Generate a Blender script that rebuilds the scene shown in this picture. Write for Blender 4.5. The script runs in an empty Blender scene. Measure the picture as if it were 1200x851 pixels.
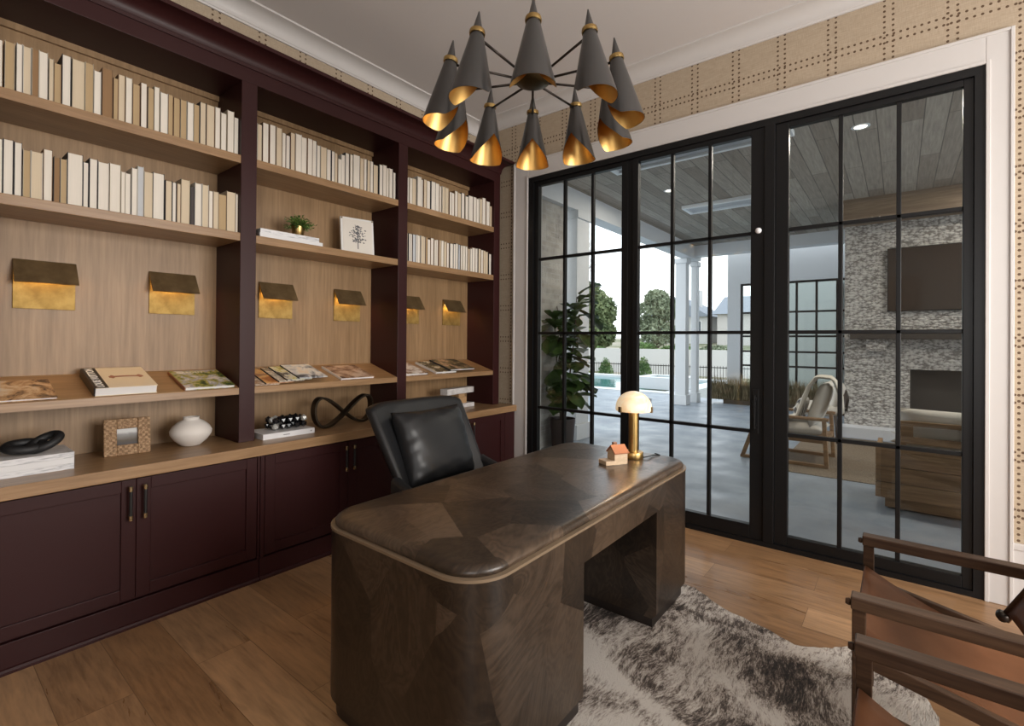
import bpy, bmesh, math, random
from mathutils import Vector, Matrix
random.seed(7)
S = bpy.context.scene
C = S.collection
PI = math.pi

# ------------------------------------------------------------------ camera
cam_d = bpy.data.cameras.new('camera'); cam = bpy.data.objects.new('camera', cam_d); C.objects.link(cam)
S.camera = cam
YAW, PIT, ROL, F, CY = 0.670713, 0.0040191, 0.0071588, 572.307, 396.626
fw = Vector((-math.sin(YAW)*math.cos(PIT), math.cos(YAW)*math.cos(PIT), math.sin(PIT)))
rt = Vector((math.cos(YAW), math.sin(YAW), 0)); up = rt.cross(fw)
r2 = rt*math.cos(ROL)+up*math.sin(ROL); u2 = -rt*math.sin(ROL)+up*math.cos(ROL)
M = Matrix((r2, u2, -fw)).transposed().to_4x4(); M.translation = (0, 0, 1.5)
cam.matrix_world = M
cam_d.sensor_fit = 'HORIZONTAL'; cam_d.sensor_width = 36; cam_d.lens = F/1200*36
cam_d.shift_y = (CY-425.5)/1200; cam_d.clip_start = .05; cam_d.clip_end = 400

# ------------------------------------------------------------------ world, light, exposure
S.view_settings.view_transform = 'Standard'; S.view_settings.look = 'None'
S.view_settings.gamma = 1; S.view_settings.use_curve_mapping = False
S.view_settings.exposure = 0.30
W = bpy.data.worlds.new('overcast'); S.world = W; W.use_nodes = True
n = W.node_tree.nodes; n.clear(); l = W.node_tree.links
tc = n.new('ShaderNodeTexCoord'); mp = n.new('ShaderNodeMapping'); mp.inputs['Scale'].default_value = (1, 1, 3)
nz = n.new('ShaderNodeTexNoise'); nz.inputs['Scale'].default_value = 2.2; nz.inputs['Detail'].default_value = 5
rp = n.new('ShaderNodeValToRGB'); rp.color_ramp.elements[0].position = .35; rp.color_ramp.elements[1].position = .6
rp.color_ramp.elements[0].color = (.74, .83, .95, 1); rp.color_ramp.elements[1].color = (.96, .98, 1, 1)
bg = n.new('ShaderNodeBackground'); bg.inputs['Strength'].default_value = 2.15; wo = n.new('ShaderNodeOutputWorld')
l.new(tc.outputs['Generated'], mp.inputs[0]); l.new(mp.outputs[0], nz.inputs['Vector']); l.new(nz.outputs[0], rp.inputs[0])
l.new(rp.outputs[0], bg.inputs[0]); l.new(bg.outputs[0], wo.inputs[0])

def area(name, loc, target, sx, sy, power, col=(1, 1, 1)):
    d = bpy.data.lights.new(name, 'AREA'); d.shape = 'RECTANGLE'; d.size = sx; d.size_y = sy; d.energy = power; d.color = col
    o = bpy.data.objects.new(name, d); C.objects.link(o); o.location = loc
    o.rotation_euler = (Vector(target)-Vector(loc)).to_track_quat('-Z', 'Y').to_euler()
    return o
area('added_fill_right', (2.93, 2.0, 1.9), (-3, 2.0, 1.7), 2.6, 2.2, 185, (1, .945, .875))  # unseen fill light, added to brighten the room from the right
area('added_fill_near', (1.7, -1.93, 1.9), (0.6, 3, 1.7), 1.8, 2.2, 34, (1, .95, .89))  # weaker fill light added out of view behind the camera

# ------------------------------------------------------------------ helpers
POS = {}
def link(o, parent=None, at=(0, 0, 0)):
    C.objects.link(o)
    at = Vector(at)
    if parent is not None:
        o.parent = parent; o.location = at-POS[parent.name]
    else: o.location = at
    POS[o.name] = at
    return o
def thing(name, label, cat, at=(0, 0, 0), group=None):
    o = bpy.data.objects.new(name, None); o.empty_display_size = .1; link(o, None, at)
    o['label'] = label; o['category'] = cat
    if group: o['group'] = group
    return o
def tag(o, label, cat, group=None, kind=None):
    o['label'] = label; o['category'] = cat
    if group: o['group'] = group
    if kind: o['kind'] = kind
    return o
def put(name, bm, m, parent=None, at=None, smooth=False, label=None, auto=None):
    """link a bmesh given in world coordinates as ONE mesh object with its origin at `at` (or its parent's origin)"""
    if at is None: at = POS[parent.name] if parent is not None else Vector((0, 0, 0))
    at = Vector(at)
    bmesh.ops.recalc_face_normals(bm, faces=bm.faces[:])
    bmesh.ops.translate(bm, verts=bm.verts[:], vec=-at)
    me = bpy.data.meshes.new(name); bm.to_mesh(me); bm.free()
    me.materials.append(m)
    if smooth:
        for p in me.polygons: p.use_smooth = True
    if auto:
        for p in me.polygons: p.use_smooth = True
        me.set_sharp_from_angle(angle=math.radians(auto))
    o = bpy.data.objects.new(name, me); link(o, parent, at)
    if label: o['label'] = label
    return o
def struct(name, bm, m, parent=None, **k):
    o = put(name, bm, m, parent, **k)
    if parent is None: o['kind'] = 'structure'
    return o
def new(): return bmesh.new()
def box(bm, x0, x1, y0, y1, z0, z1, bev=0, seg=2):
    vs = [bm.verts.new((x, y, z)) for x in (x0, x1) for y in (y0, y1) for z in (z0, z1)]
    fs = [bm.faces.new([vs[i] for i in f]) for f in ((0, 1, 3, 2), (4, 6, 7, 5), (0, 4, 5, 1), (2, 3, 7, 6), (0, 2, 6, 4), (1, 5, 7, 3))]
    if bev:
        es = list({e for f in fs for e in f.edges})
        bmesh.ops.bevel(bm, geom=es, offset=bev, segments=seg, affect='EDGES', profile=.5)
    return bm
def B(*a, **k): return box(new(), *a, **k)
def xform(bm, mat, start=0):
    bm.verts.ensure_lookup_table()
    bmesh.ops.transform(bm, matrix=mat, verts=bm.verts[start:])
    return bm
def prism(bm, pts, axis, a, b):
    """extrude a 2-D polygon along an axis: axis 'y' takes (x,z), 'x' takes (y,z), 'z' takes (x,y)"""
    def P(p, t): return {'y': (p[0], t, p[1]), 'x': (t, p[0], p[1]), 'z': (p[0], p[1], t)}[axis]
    A = [bm.verts.new(P(p, a)) for p in pts]; D = [bm.verts.new(P(p, b)) for p in pts]
    bm.faces.new(A); bm.faces.new(D[::-1])
    k = len(pts)
    for i in range(k): bm.faces.new((A[i], A[(i+1) % k], D[(i+1) % k], D[i]))
    return bm
def lathe(bm, prof, c=(0, 0, 0), seg=32, mat=None):
    rings = []
    st = len(bm.verts)
    for r, z in prof:
        if r < 1e-5: rings.append([bm.verts.new((c[0], c[1], c[2]+z))])
        else: rings.append([bm.verts.new((c[0]+r*math.cos(2*PI*i/seg), c[1]+r*math.sin(2*PI*i/seg), c[2]+z)) for i in range(seg)])
    for a, b in zip(rings, rings[1:]):
        for i in range(seg):
            j = (i+1) % seg
            if len(a) == 1 and len(b) == 1: continue
            if len(a) == 1: bm.faces.new((a[0], b[i], b[j]))
            elif len(b) == 1: bm.faces.new((a[i], a[j], b[0]))
            else: bm.faces.new((a[i], a[j], b[j], b[i]))
    if mat is not None: xform(bm, mat, st)
    return bm
def tube(bm, pts, r, seg=10, closed=False, caps=True):
    pts = [Vector(p) for p in pts]; k = len(pts); rings = []
    R = r if isinstance(r, (list, tuple)) else [r]*k
    t0 = (pts[1]-pts[0]).normalized(); nrm = t0.orthogonal().normalized()
    for i in range(k):
        if closed: t = (pts[(i+1) % k]-pts[i-1]).normalized()
        else: t = (pts[min(i+1, k-1)]-pts[max(i-1, 0)]).normalized()
        nrm = (nrm-t*nrm.dot(t)).normalized(); bn = t.cross(nrm)
        rings.append([bm.verts.new(pts[i]+(nrm*math.cos(2*PI*j/seg)+bn*math.sin(2*PI*j/seg))*R[i]) for j in range(seg)])
    m = k if closed else k-1
    for i in range(m):
        a, b = rings[i], rings[(i+1) % k]
        for j in range(seg): bm.faces.new((a[j], a[(j+1) % seg], b[(j+1) % seg], b[j]))
    if caps and not closed: bm.faces.new(rings[0][::-1]); bm.faces.new(rings[-1])
    return bm
def rrect(x0, x1, y0, y1, r, k=10):
    out = []
    for cx, cy, a in ((x1-r, y1-r, 0), (x0+r, y1-r, 90), (x0+r, y0+r, 180), (x1-r, y0+r, 270)):
        for i in range(k+1):
            t = math.radians(a+90*i/k); out.append((cx+r*math.cos(t), cy+r*math.sin(t)))
    return out
def pillow(w, h, t, N=22, p=3.0, wr=.0, seed=0):
    """soft cushion in local XY, thickness along Z"""
    bm = new(); rnd = random.Random(seed)
    ph = [rnd.uniform(0, 6) for _ in range(6)]
    def pt(u, v, s):
        e = max(0, (1-abs(u)**p)*(1-abs(v)**p))**.55
        pin = 1-.06*(1-abs(u)**2)*abs(v)**3
        pin2 = 1-.06*(1-abs(v)**2)*abs(u)**3
        x = u*w/2*pin2; y = v*h/2*pin
        edge = max(abs(u), abs(v))**4
        wz = wr*edge*(math.sin(13*u+9*v+ph[0])+math.sin(21*v-7*u+ph[1])+math.sin(17*u*v+ph[2]))*e
        return Vector((x, y, s*(t/2*e)+wz))
    top = [[bm.verts.new(pt(-1+2*i/N, -1+2*j/N, 1)) for j in range(N+1)] for i in range(N+1)]
    bot = [[top[i][j] if i in (0, N) or j in (0, N) else bm.verts.new(pt(-1+2*i/N, -1+2*j/N, -1)) for j in range(N+1)] for i in range(N+1)]
    for i in range(N):
        for j in range(N):
            bm.faces.new((top[i][j], top[i+1][j], top[i+1][j+1], top[i][j+1]))
            bm.faces.new((bot[i][j], bot[i][j+1], bot[i+1][j+1], bot[i+1][j]))
    return bm
def frame_mat(o, x, y, z):
    m = Matrix((Vector(x).normalized(), Vector(y).normalized(), Vector(z).normalized())).transposed().to_4x4(); m.translation = Vector(o); return m

# ------------------------------------------------------------------ materials
def mat(name, col=(.5, .5, .5), rough=.5, metal=0, **k):
    m = bpy.data.materials.new(name); m.use_nodes = True
    b = m.node_tree.nodes['Principled BSDF']
    b.inputs['Base Color'].default_value = (*col, 1); b.inputs['Roughness'].default_value = rough; b.inputs['Metallic'].default_value = metal
    for kk, v in k.items(): b.inputs[kk.replace('_', ' ')].default_value = v
    return m
class NT:
    def __init__(s, m): s.m = m; s.n = m.node_tree.nodes; s.l = m.node_tree.links; s.b = s.n.get('Principled BSDF')
    def node(s, t, **k):
        x = s.n.new('ShaderNode'+t)
        for a, v in k.items(): setattr(x, a, v)
        return x
    def coord(s, scale=(1, 1, 1), rot=(0, 0, 0), loc=(0, 0, 0), out='Object'):
        t = s.node('TexCoord'); mpp = s.node('Mapping'); mpp.inputs['Scale'].default_value = scale; mpp.inputs['Rotation'].default_value = rot; mpp.inputs['Location'].default_value = loc
        s.l.new(t.outputs[out], mpp.inputs[0]); return mpp.outputs[0]
    def noise(s, vec, scale=5, detail=4, rough=.55, dist=0):
        x = s.node('TexNoise'); s.l.new(vec, x.inputs['Vector']); x.inputs['Scale'].default_value = scale; x.inputs['Detail'].default_value = detail
        x.inputs['Roughness'].default_value = rough; x.inputs['Distortion'].default_value = dist; return x.outputs[0]
    def ramp(s, fac, *stops):
        x = s.node('ValToRGB'); e = x.color_ramp.elements
        e[1].position = 1.
        while len(e) < len(stops): e.new(1.)
        for i, (p, c) in enumerate(stops): e[i].position = p; e[i].color = (*c, 1) if len(c) == 3 else c
        s.l.new(fac, x.inputs[0]); return x.outputs[0]
    def mix(s, fac, a, b, mode='MIX'):
        x = s.node('Mix', data_type='RGBA', blend_type=mode)
        for v, i in ((fac, 0), (a, 6), (b, 7)):
            if isinstance(v, (int, float)): x.inputs[i].default_value = v
            elif isinstance(v, tuple): x.inputs[i].default_value = (*v, 1)
            else: s.l.new(v, x.inputs[i])
        return x.outputs[2]
    def math(s, op, a, b=0., c=0.):
        x = s.node('Math', operation=op)
        for i, v in enumerate((a, b, c)):
            if isinstance(v, (int, float)): x.inputs[i].default_value = v
            else: s.l.new(v, x.inputs[i])
        return x.outputs[0]
    def color(s, o): s.l.new(o, s.b.inputs['Base Color'])
    def roughness(s, o): s.l.new(o, s.b.inputs['Roughness'])
    def bump(s, h, st=.2, d=.01):
        x = s.node('Bump'); x.inputs['Strength'].default_value = st; x.inputs['Distance'].default_value = d
        s.l.new(h, x.inputs['Height']); s.l.new(x.outputs[0], s.b.inputs['Normal'])
def wood(name, dark, light, axis='z', rough=.45, fine=60, coarse=7, bump=.08):
    m = mat(name, light, rough); t = NT(m)
    sc = {'x': (.06, 1, 1), 'y': (1, .06, 1), 'z': (1, 1, .06)}[axis]
    a = t.noise(t.coord(sc), fine, 3, .6); b = t.noise(t.coord(sc), coarse, 3, .5, 1.2)
    f = t.math('ADD', t.math('MULTIPLY', a, .55), t.math('MULTIPLY', b, .45))
    mid = tuple((x+y)/2 for x, y in zip(dark, light))
    t.color(t.ramp(f, (.34, dark), (.5, mid), (.64, light))); t.bump(a, bump, .002)
    return m
OAK = wood('light_oak_vertical', (.205, .120, .054), (.335, .208, .105), 'z', .45, 45, 4.5)
OAKH = wood('light_oak_horizontal', (.22, .124, .056), (.355, .216, .110), 'y', .33)
BURG = mat('burgundy_lacquer', (.031, .0078, .0080), .42, Specular_IOR_Level=.25); 
WHITE = mat('white_paint', (.54, .515, .50), .45)
CEIL = mat('ceiling_paint', (.60, .565, .55), .7)
BLACKM = mat('black_steel', (.0055, .0055, .006), .4, Specular_IOR_Level=.3)
BRASS = mat('aged_brass', (.42, .29, .11), .34, 1)
PLATE = mat('brushed_brass_plate', (.36, .24, .08), .62, .9)
t = NT(PLATE); c = t.coord(); t.color(t.ramp(t.noise(c, 13, 4), (.35, (.25, .16, .05)), (.65, (.42, .29, .10))))
t = NT(BRASS); c = t.coord(); t.color(t.ramp(t.noise(c, 9, 4), (.35, (.30, .19, .07)), (.65, (.52, .37, .15)))); t.roughness(t.ramp(t.noise(c, 14, 3), (.3, (.25,)*3), (.7, (.42,)*3)))
BRASSD = mat('dark_bronze_brass', (.17, .12, .06), .45, .6)
t = NT(BRASSD); c = t.coord(); t.color(t.ramp(t.noise(c, 9, 4), (.35, (.15, .10, .048)), (.65, (.26, .18, .09))))
GOLD = mat('gold_leaf_lining', (.72, .45, .15), .42, 1)
GUN = mat('gunmetal_enamel', (.10, .098, .097), .30, .8); HUBM = mat('antique_bronze_hub', (.085, .06, .028), .4, .9)
ARM = mat('bronze_rod', (.05, .042, .036), .35, .8)
LEATHER = mat('black_leather', (.010, .0105, .012), .42); t = NT(LEATHER); c = t.coord(); t.bump(t.noise(c, 160, 3), .15, .002)
TAN = mat('cognac_leather', (.20, .083, .035), .5); t = NT(TAN); c = t.coord(); t.b.inputs['Specular IOR Level'].default_value = .22; t.color(t.ramp(t.noise(c, 5, 5), (.3, (.105, .040, .0165)), (.7, (.16, .066, .029)))); t.bump(t.noise(c, 120, 3), .12, .002)
WALNUT = wood('dark_walnut_frame', (.040, .021, .012), (.115, .065, .038), 'x', .42)
WALNUT.node_tree.nodes['Principled BSDF'].inputs['Specular IOR Level'].default_value = .25
TEAK = wood('outdoor_teak', (.15, .085, .04), (.30, .185, .095), 'x', .55)
PAGES = {}
for key, col in dict(w=(.72, .67, .59), c=(.60, .50, .36), t=(.43, .31, .17), b=(.26, .15, .07), g=(.48, .50, .52), d=(.06, .05, .05)).items():
    m = mat('page_edges_'+key, col, .8); t = NT(m); c = t.coord((1, 60, 1))
    t.color(t.mix(t.noise(c, 8, 2), tuple(x*.86 for x in col), tuple(min(1, x*1.1) for x in col))); PAGES[key] = m
COVER = {k: mat('book_boards_'+k, v, .6) for k, v in dict(w=(.55, .52, .47), c=(.42, .36, .27), k=(.03, .03, .035), n=(.22, .13, .07), g=(.25, .28, .32)).items()}
WPAPER = mat('white_paper', (.72, .71, .70), .5)
GLASS = bpy.data.materials.new('clear_glass'); GLASS.use_nodes = True
t = NT(GLASS); t.n.clear(); tr = t.node('BsdfTransparent'); tr.inputs[0].default_value = (.965, .98, .972, 1); gl = t.node('BsdfGlossy'); gl.inputs['Roughness'].default_value = .0
fr = t.node('Fresnel'); fr.inputs[0].default_value = 1.45; mx = t.node('MixShader'); ou = t.node('OutputMaterial')
t.l.new(fr.outputs[0], mx.inputs[0]); t.l.new(tr.outputs[0], mx.inputs[1]); t.l.new(gl.outputs[0], mx.inputs[2]); t.l.new(mx.outputs[0], ou.inputs[0])
ACRYL = mat('clear_acrylic', (.9, .92, .93), .05, 0, Transmission_Weight=.85, IOR=1.3)

# wallpaper: woven beige grass-cloth with double rows of brown studs (procedural)
def wallpaper(name, uax, u0, du, w0, dw):
    m = mat(name, (.5, .42, .32), .8); t = NT(m)
    sp = t.node('SeparateXYZ'); tcn = t.node('TexCoord'); t.l.new(tcn.outputs['Object'], sp.inputs[0])
    u = sp.outputs[uax]; v = sp.outputs[2]
    def cen(x, o, d):   # distance-signed cell coordinate, centred on o + k d
        return t.math('SUBTRACT', t.math('FLOORED_MODULO', t.math('SUBTRACT', x, o-d/2), d), d/2)
    def dots(a, o, d, b, s):
        da = t.math('SUBTRACT', t.math('ABSOLUTE', cen(a, o, d)), .0225)
        db = cen(b, 0.0, s)
        r = t.math('SQRT', t.math('ADD', t.math('MULTIPLY', da, da), t.math('MULTIPLY', db, db)))
        return t.math('LESS_THAN', r, .0075)
    msk = t.math('MAXIMUM', dots(u, u0, du, v, .0345), dots(v, w0, dw, u, .0345))
    c = t.coord((1, 1, 1)); wv = t.noise(t.coord((300, 300, 20) if True else 0), 1, 3); wv2 = t.noise(t.coord((20, 20, 300)), 1, 3)
    f = t.math('ADD', t.math('MULTIPLY', wv, .5), t.math('MULTIPLY', wv2, .5))
    base = t.ramp(f, (.35, (.32, .25, .175)), (.65, (.44, .355, .26)))
    t.color(t.mix(msk, base, (.09, .05, .025))); t.bump(msk, .5, .004)
    return m
WALLP = wallpaper('studded_wallpaper_far', 0, -1.32+.023, .309, 3.475, .327)
WALLL = wallpaper('studded_wallpaper_left', 1, 0.1, .309, 3.62, .327)
PLAST = mat('warm_plaster', (.27, .22, .17), .85)

# oak plank floor
FLOOR = mat('oak_plank_floor', (.3, .18, .1), .33); t = NT(FLOOR)
br = t.node('TexBrick'); br.offset = .37; br.offset_frequency = 2; t.l.new(t.coord((1, 1, 1), loc=(.4, .07, 0)), br.inputs['Vector'])
br.inputs['Scale'].default_value = 1; br.inputs['Brick Width'].default_value = 1.55; br.inputs['Row Height'].default_value = .235
br.inputs['Mortar Size'].default_value = .0016; br.inputs['Mortar Smooth'].default_value = .3; br.inputs['Bias'].default_value = 0
br.inputs['Color1'].default_value = (.0, .0, .0, 1); br.inputs['Color2'].default_value = (1, 1, 1, 1); br.inputs['Mortar'].default_value = (.5, .5, .5, 1)
def vadd(vec, colr, k):
    x = t.node('VectorMath', operation='MULTIPLY_ADD'); t.l.new(colr, x.inputs[0]); x.inputs[1].default_value = (k, k, k); t.l.new(vec, x.inputs[2]); return x.outputs[0]
gv = vadd(t.coord((.12, 1, 1)), br.outputs[0], 37.)
g1 = t.noise(gv, 45, 4, .6, .4); g2 = t.noise(gv, 5.5, 5, .55, 1.6)
tone = t.mix(br.outputs[0], (.30, .165, .078), (.44, .268, .145))
grain = t.ramp(t.math('ADD', t.math('MULTIPLY', g1, .5), t.math('MULTIPLY', g2, .5)), (.33, (.55, .52, .5)), (.5, (.92, .92, .92)), (.66, (1.18, 1.16, 1.12)))
colr = t.mix(1., tone, grain, 'MULTIPLY')
kn = t.noise(vadd(t.coord((.6, 1.5, 1)), br.outputs[0], 11.), 3.4, 2, .5, .6)
colr = t.mix(t.ramp(kn, (.68, (0, 0, 0)), (.77, (.85,)*3)), colr, (.075, .042, .025))
colr = t.mix(br.outputs['Fac'], colr, (.16, .09, .045)); t.color(colr); t.bump(g1, .05, .002)
t.roughness(t.ramp(g2, (.3, (.26,)*3), (.7, (.40,)*3)))

# patchwork veneer of the desk
def veneer(name, k=1.0):
    m = mat(name, (.06, .04, .03), .33); t = NT(m)
    v = t.node('TexVoronoi'); t.l.new(t.coord((1, 1, .8)), v.inputs['Vector']); v.inputs['Scale'].default_value = 3.7; v.inputs['Randomness'].default_value = .9
    x = t.node('VectorMath', operation='MULTIPLY_ADD'); t.l.new(v.outputs['Color'], x.inputs[0]); x.inputs[1].default_value = (9, 9, 9); t.l.new(t.coord((1, 1, 1)), x.inputs[2])
    rt_ = t.node('VectorRotate', rotation_type='EULER_XYZ'); t.l.new(x.outputs[0], rt_.inputs['Vector'])
    sc = t.node('VectorMath', operation='SCALE'); t.l.new(v.outputs['Color'], sc.inputs[0]); sc.inputs['Scale'].default_value = 3.0; t.l.new(sc.outputs[0], rt_.inputs['Rotation'])
    st = t.node('VectorMath', operation='MULTIPLY'); t.l.new(rt_.outputs[0], st.inputs[0]); st.inputs[1].default_value = (.3, 1.2, 1.2)
    big = t.noise(st.outputs[0], 3.2, 3, .5, 1.5)
    w = t.math('FRACT', t.math('MULTIPLY', big, 14.))
    rings = t.math('ABSOLUTE', t.math('SUBTRACT', w, .5))
    fine = t.noise(st.outputs[0], 70, 3)
    sp = t.node('SeparateColor'); t.l.new(v.outputs['Color'], sp.inputs[0])
    f = t.math('ADD', t.math('ADD', t.math('MULTIPLY', rings, .30), t.math('MULTIPLY', fine, .25)), t.math('MULTIPLY', t.math('ADD', sp.outputs[0], big), .33))
    t.color(t.ramp(f, (.25, tuple(a*k for a in (.0085, .0055, .0038))), (.5, tuple(a*k for a in (.030, .0195, .0125))), (.78, tuple(a*k for a in (.078, .053, .036)))))
    t.roughness(t.ramp(f, (.3, (.36,)*3), (.7, (.28,)*3))); t.bump(fine, .05, .001)
    return m
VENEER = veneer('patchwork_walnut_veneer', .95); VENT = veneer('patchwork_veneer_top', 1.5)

# ================================================================== SETTING
CT = .84
XL, YF, XR, YN, ZC = -3.65, 3.98, 3.0, -2.0, 3.85      # left wall, far (door) wall, right wall, near wall, ceiling
struct('floor', B(XL-.2, XR+.2, YN-.2, YF+.2, -.12, 0), FLOOR)
struct('ceiling', B(XL-.2, XR+.2, YN-.2, YF+.2, ZC, ZC+.15), CEIL)
struct('wall_left', B(XL-.2, XL, YN-.2, YF+.2, 0, ZC), WALLL)
bm = new()
for a in ((XL, -2.955, 0, ZC), (.398, XR, 0, ZC), (-2.955, .398, 3.145, ZC)): box(bm, a[0], a[1], YF, YF+.2, a[2], a[3])
struct('wall_far', bm, WALLP)
bm = new(); wy0, wy1, wz0, wz1 = .6, 3.4, .75, 3.05
box(bm, XR, XR+.2, YN-.2, wy0, 0, ZC); box(bm, XR, XR+.2, wy1, YF+.2, 0, ZC); box(bm, XR, XR+.2, wy0, wy1, 0, wz0); box(bm, XR, XR+.2, wy0, wy1, wz1, ZC)
struct('wall_right', bm, PLAST)
bm = new(); wx0, wx1 = .75, 2.65
box(bm, XL, wx0, YN-.2, YN, 0, ZC); box(bm, wx1, XR, YN-.2, YN, 0, ZC); box(bm, wx0, wx1, YN-.2, YN, 0, wz0); box(bm, wx0, wx1, YN-.2, YN, wz1, ZC)
struct('wall_near', bm, PLAST)
bm = new()
for y in (wy0, wy1-.05, (wy0+wy1)/2-.02): box(bm, XR+.02, XR+.08, y, y+.05, wz0, wz1)
for z in (wz0, wz1-.05, 1.9): box(bm, XR+.02, XR+.08, wy0, wy1, z, z+.05)
struct('added_window_1', bm, BLACKM)  # invented window, out of view, added to go with the right fill light
bm = new()
for x in (wx0, wx1-.05, (wx0+wx1)/2-.02): box(bm, x, x+.05, YN-.08, YN-.02, wz0, wz1)
for z in (wz0, wz1-.05, 1.9): box(bm, wx0, wx1, YN-.08, YN-.02, z, z+.05)
struct('added_window_2', bm, BLACKM)  # unseen window frame made up around the near fill light
# crown mouldings at the ceiling
def crown(w, h):   # (out, up from bottom)
    pr = [(0, 0), (.012, 0), (.016, .012)]
    for i in range(9):
        a = i/8*PI/2; pr.append((.02+(w-.035)*(1-math.cos(a)), .014+(h-.03)*math.sin(a)))
    return pr+[(w, h-.014), (w, h), (0, h)]
zb = 3.73
bm = prism(new(), [(XL+p[0], zb+p[1]) for p in crown(.13, ZC-zb)], 'y', YN, YF); struct('trim_1', bm, WHITE, auto=40)
bm = prism(new(), [(YF-p[0], zb+p[1]) for p in crown(.13, ZC-zb)], 'x', XL, XR); struct('trim_2', bm, WHITE, auto=40)
# casing round the doors
bm = new(); oL, oR, oT, iL, iR, iT = -3.125, .508, 3.315, -2.945, .392, 3.14
def casing_ring(bm, L, R, T, l_, r_, t_, y0, y1, bev=.003):
    box(bm, L, l_, y0, y1, 0, T, bev); box(bm, r_, R, y0, y1, 0, T, bev); box(bm, l_, r_, y0, y1, t_, T, bev)
casing_ring(bm, oL, oR, oT, iL+.03, iR-.0, iT, 3.955, YF) if False else casing_ring(bm, oL, oR, oT, iL, iR, iT, 3.958, YF)
casing_ring(bm, oL-.004, oR+.004, oT+.004, oL+.014, oR-.014, oT-.014, 3.949, YF)
casing_ring(bm, iL-.02, iR+.02, iT+.02, iL, iR, iT, 3.949, YF)
struct('trim_3', bm, WHITE)
bm = B(.508, XR, 3.962, YF, 0, .34, .003); box(bm, .508, XR, 3.955, YF, .33, .366, .004); struct('baseboard_far', bm, WHITE)
bm = B(XR-.018, XR, YN, YF, 0, .34, .003); struct('baseboard_right', bm, WHITE)
bm = B(XL+.5, XR, YN, YN+.018, 0, .34, .003); struct('baseboard_near', bm, WHITE)

# ------------------------------------------------------------------ steel and glass doors
DR = bpy.data.objects.new('door_1', None); link(DR, None, (-1.28, 3.99, 0)); DR['kind'] = 'structure'
bm = new(); fy0, fy1 = 3.962, 4.06
box(bm, -2.945, -2.885, fy0, fy1, 0, 3.14); box(bm, .345, .392, fy0, fy1, 0, 3.14); box(bm, -2.885, .345, fy0, fy1, 3.09, 3.14); box(bm, -2.885, .345, fy0, fy1, 0, .035)
put('frame', bm, BLACKM, DR)
put('mullion', B(-.782, -.712, 3.958, fy1, .035, 3.09, .003), BLACKM, DR)
put('mullion', B(-1.872, -1.822, 3.985, fy1, .035, 3.09, .003), BLACKM, DR)
ZR = (.833, 1.573, 2.314)
for kk, (x0, x1, g0, g1, mus, y0) in enumerate(((-2.885, -1.872, -2.835, -1.933, (-2.535, -2.231), 3.985), (-1.822, -.782, -1.773, -.876, (-1.478, -1.176), 3.972), (-.712, .345, -.627, .297, (-.317, -.006), 3.978))):
    y1 = y0+.055; bm = new(); zb_, zt_ = (.135, 3.05)
    if kk == 2: zb_ = .105
    box(bm, x0, g0, y0, y1, .035, 3.09, .003); box(bm, g1, x1, y0, y1, .035, 3.09, .003); box(bm, g0, g1, y0, y1, .035, zb_, .003); box(bm, g0, g1, y0, y1, zt_, 3.09, .003)
    sash = put('sash', bm, BLACKM, DR)
    bm = new()
    for x in mus: box(bm, x-.013, x+.013, y0+.008, y1-.008, zb_, zt_, .003)
    for z in ZR: box(bm, g0, g1, y0+.008, y1-.008, z-.013, z+.013, .003)
    put('muntin_grid', bm, BLACKM, sash)
    put('glass_pane', B(g0-.005, g1+.005, y0+.026, y0+.031, zb_-.005, zt_+.005), GLASS, sash)
    if kk == 1:
        bm = B(-.855, -.815, y0-.006, y0, .82, 1.15, .002); box(bm, -.843, -.827, y0-.055, y0-.037, .86, 1.11, .004); box(bm, -.843, -.827, y0-.05, y0, .88, .90); box(bm, -.843, -.827, y0-.05, y0, 1.07, 1.09)
        put('handle', bm, BLACKM, sash)
        bm = lathe(new(), [(0, 0), (.018, 0), (.022, .012), (.018, .03), (0, .034)], seg=16, mat=frame_mat((-.82, y0, 2.325), (1, 0, 0), (0, 0, 1), (0, -1, 0)))
        put('alarm_sensor', bm, mat('sensor_white', (.8, .8, .82), .3), sash, smooth=True, label='small round white sensor')

# ================================================================== BUILT-IN LIBRARY WALL
XH = -3.26
bk = thing('bookcase', 'burgundy built-in bookcase with oak shelves, slanted display ledges and crown, standing on the oak counter', 'bookcase', (-3.45, 2., CT))
ST = ((.108, .2), (1.345, 1.441), (2.582, 2.677), (3.80, 3.893))
put('back_panel', B(-3.648, -3.63, .2, 3.80, CT, 3.30), OAK, bk, label='vertical grained oak back panel')
bm = new()
for a, b in ((.2, 1.345), (1.441, 2.582), (2.677, 3.80)): box(bm, -3.63, -3.61, a, b, 3.10, 3.155)
put('panel_rail', bm, OAK, bk)
for a, b in ST: put('stile', B(-3.648, XH, a, b, CT, 3.135, .002), BURG, bk)
put('header', B(-3.648, XH, .108, 3.893, 3.135, 3.24, .002), BURG, bk)
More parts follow.
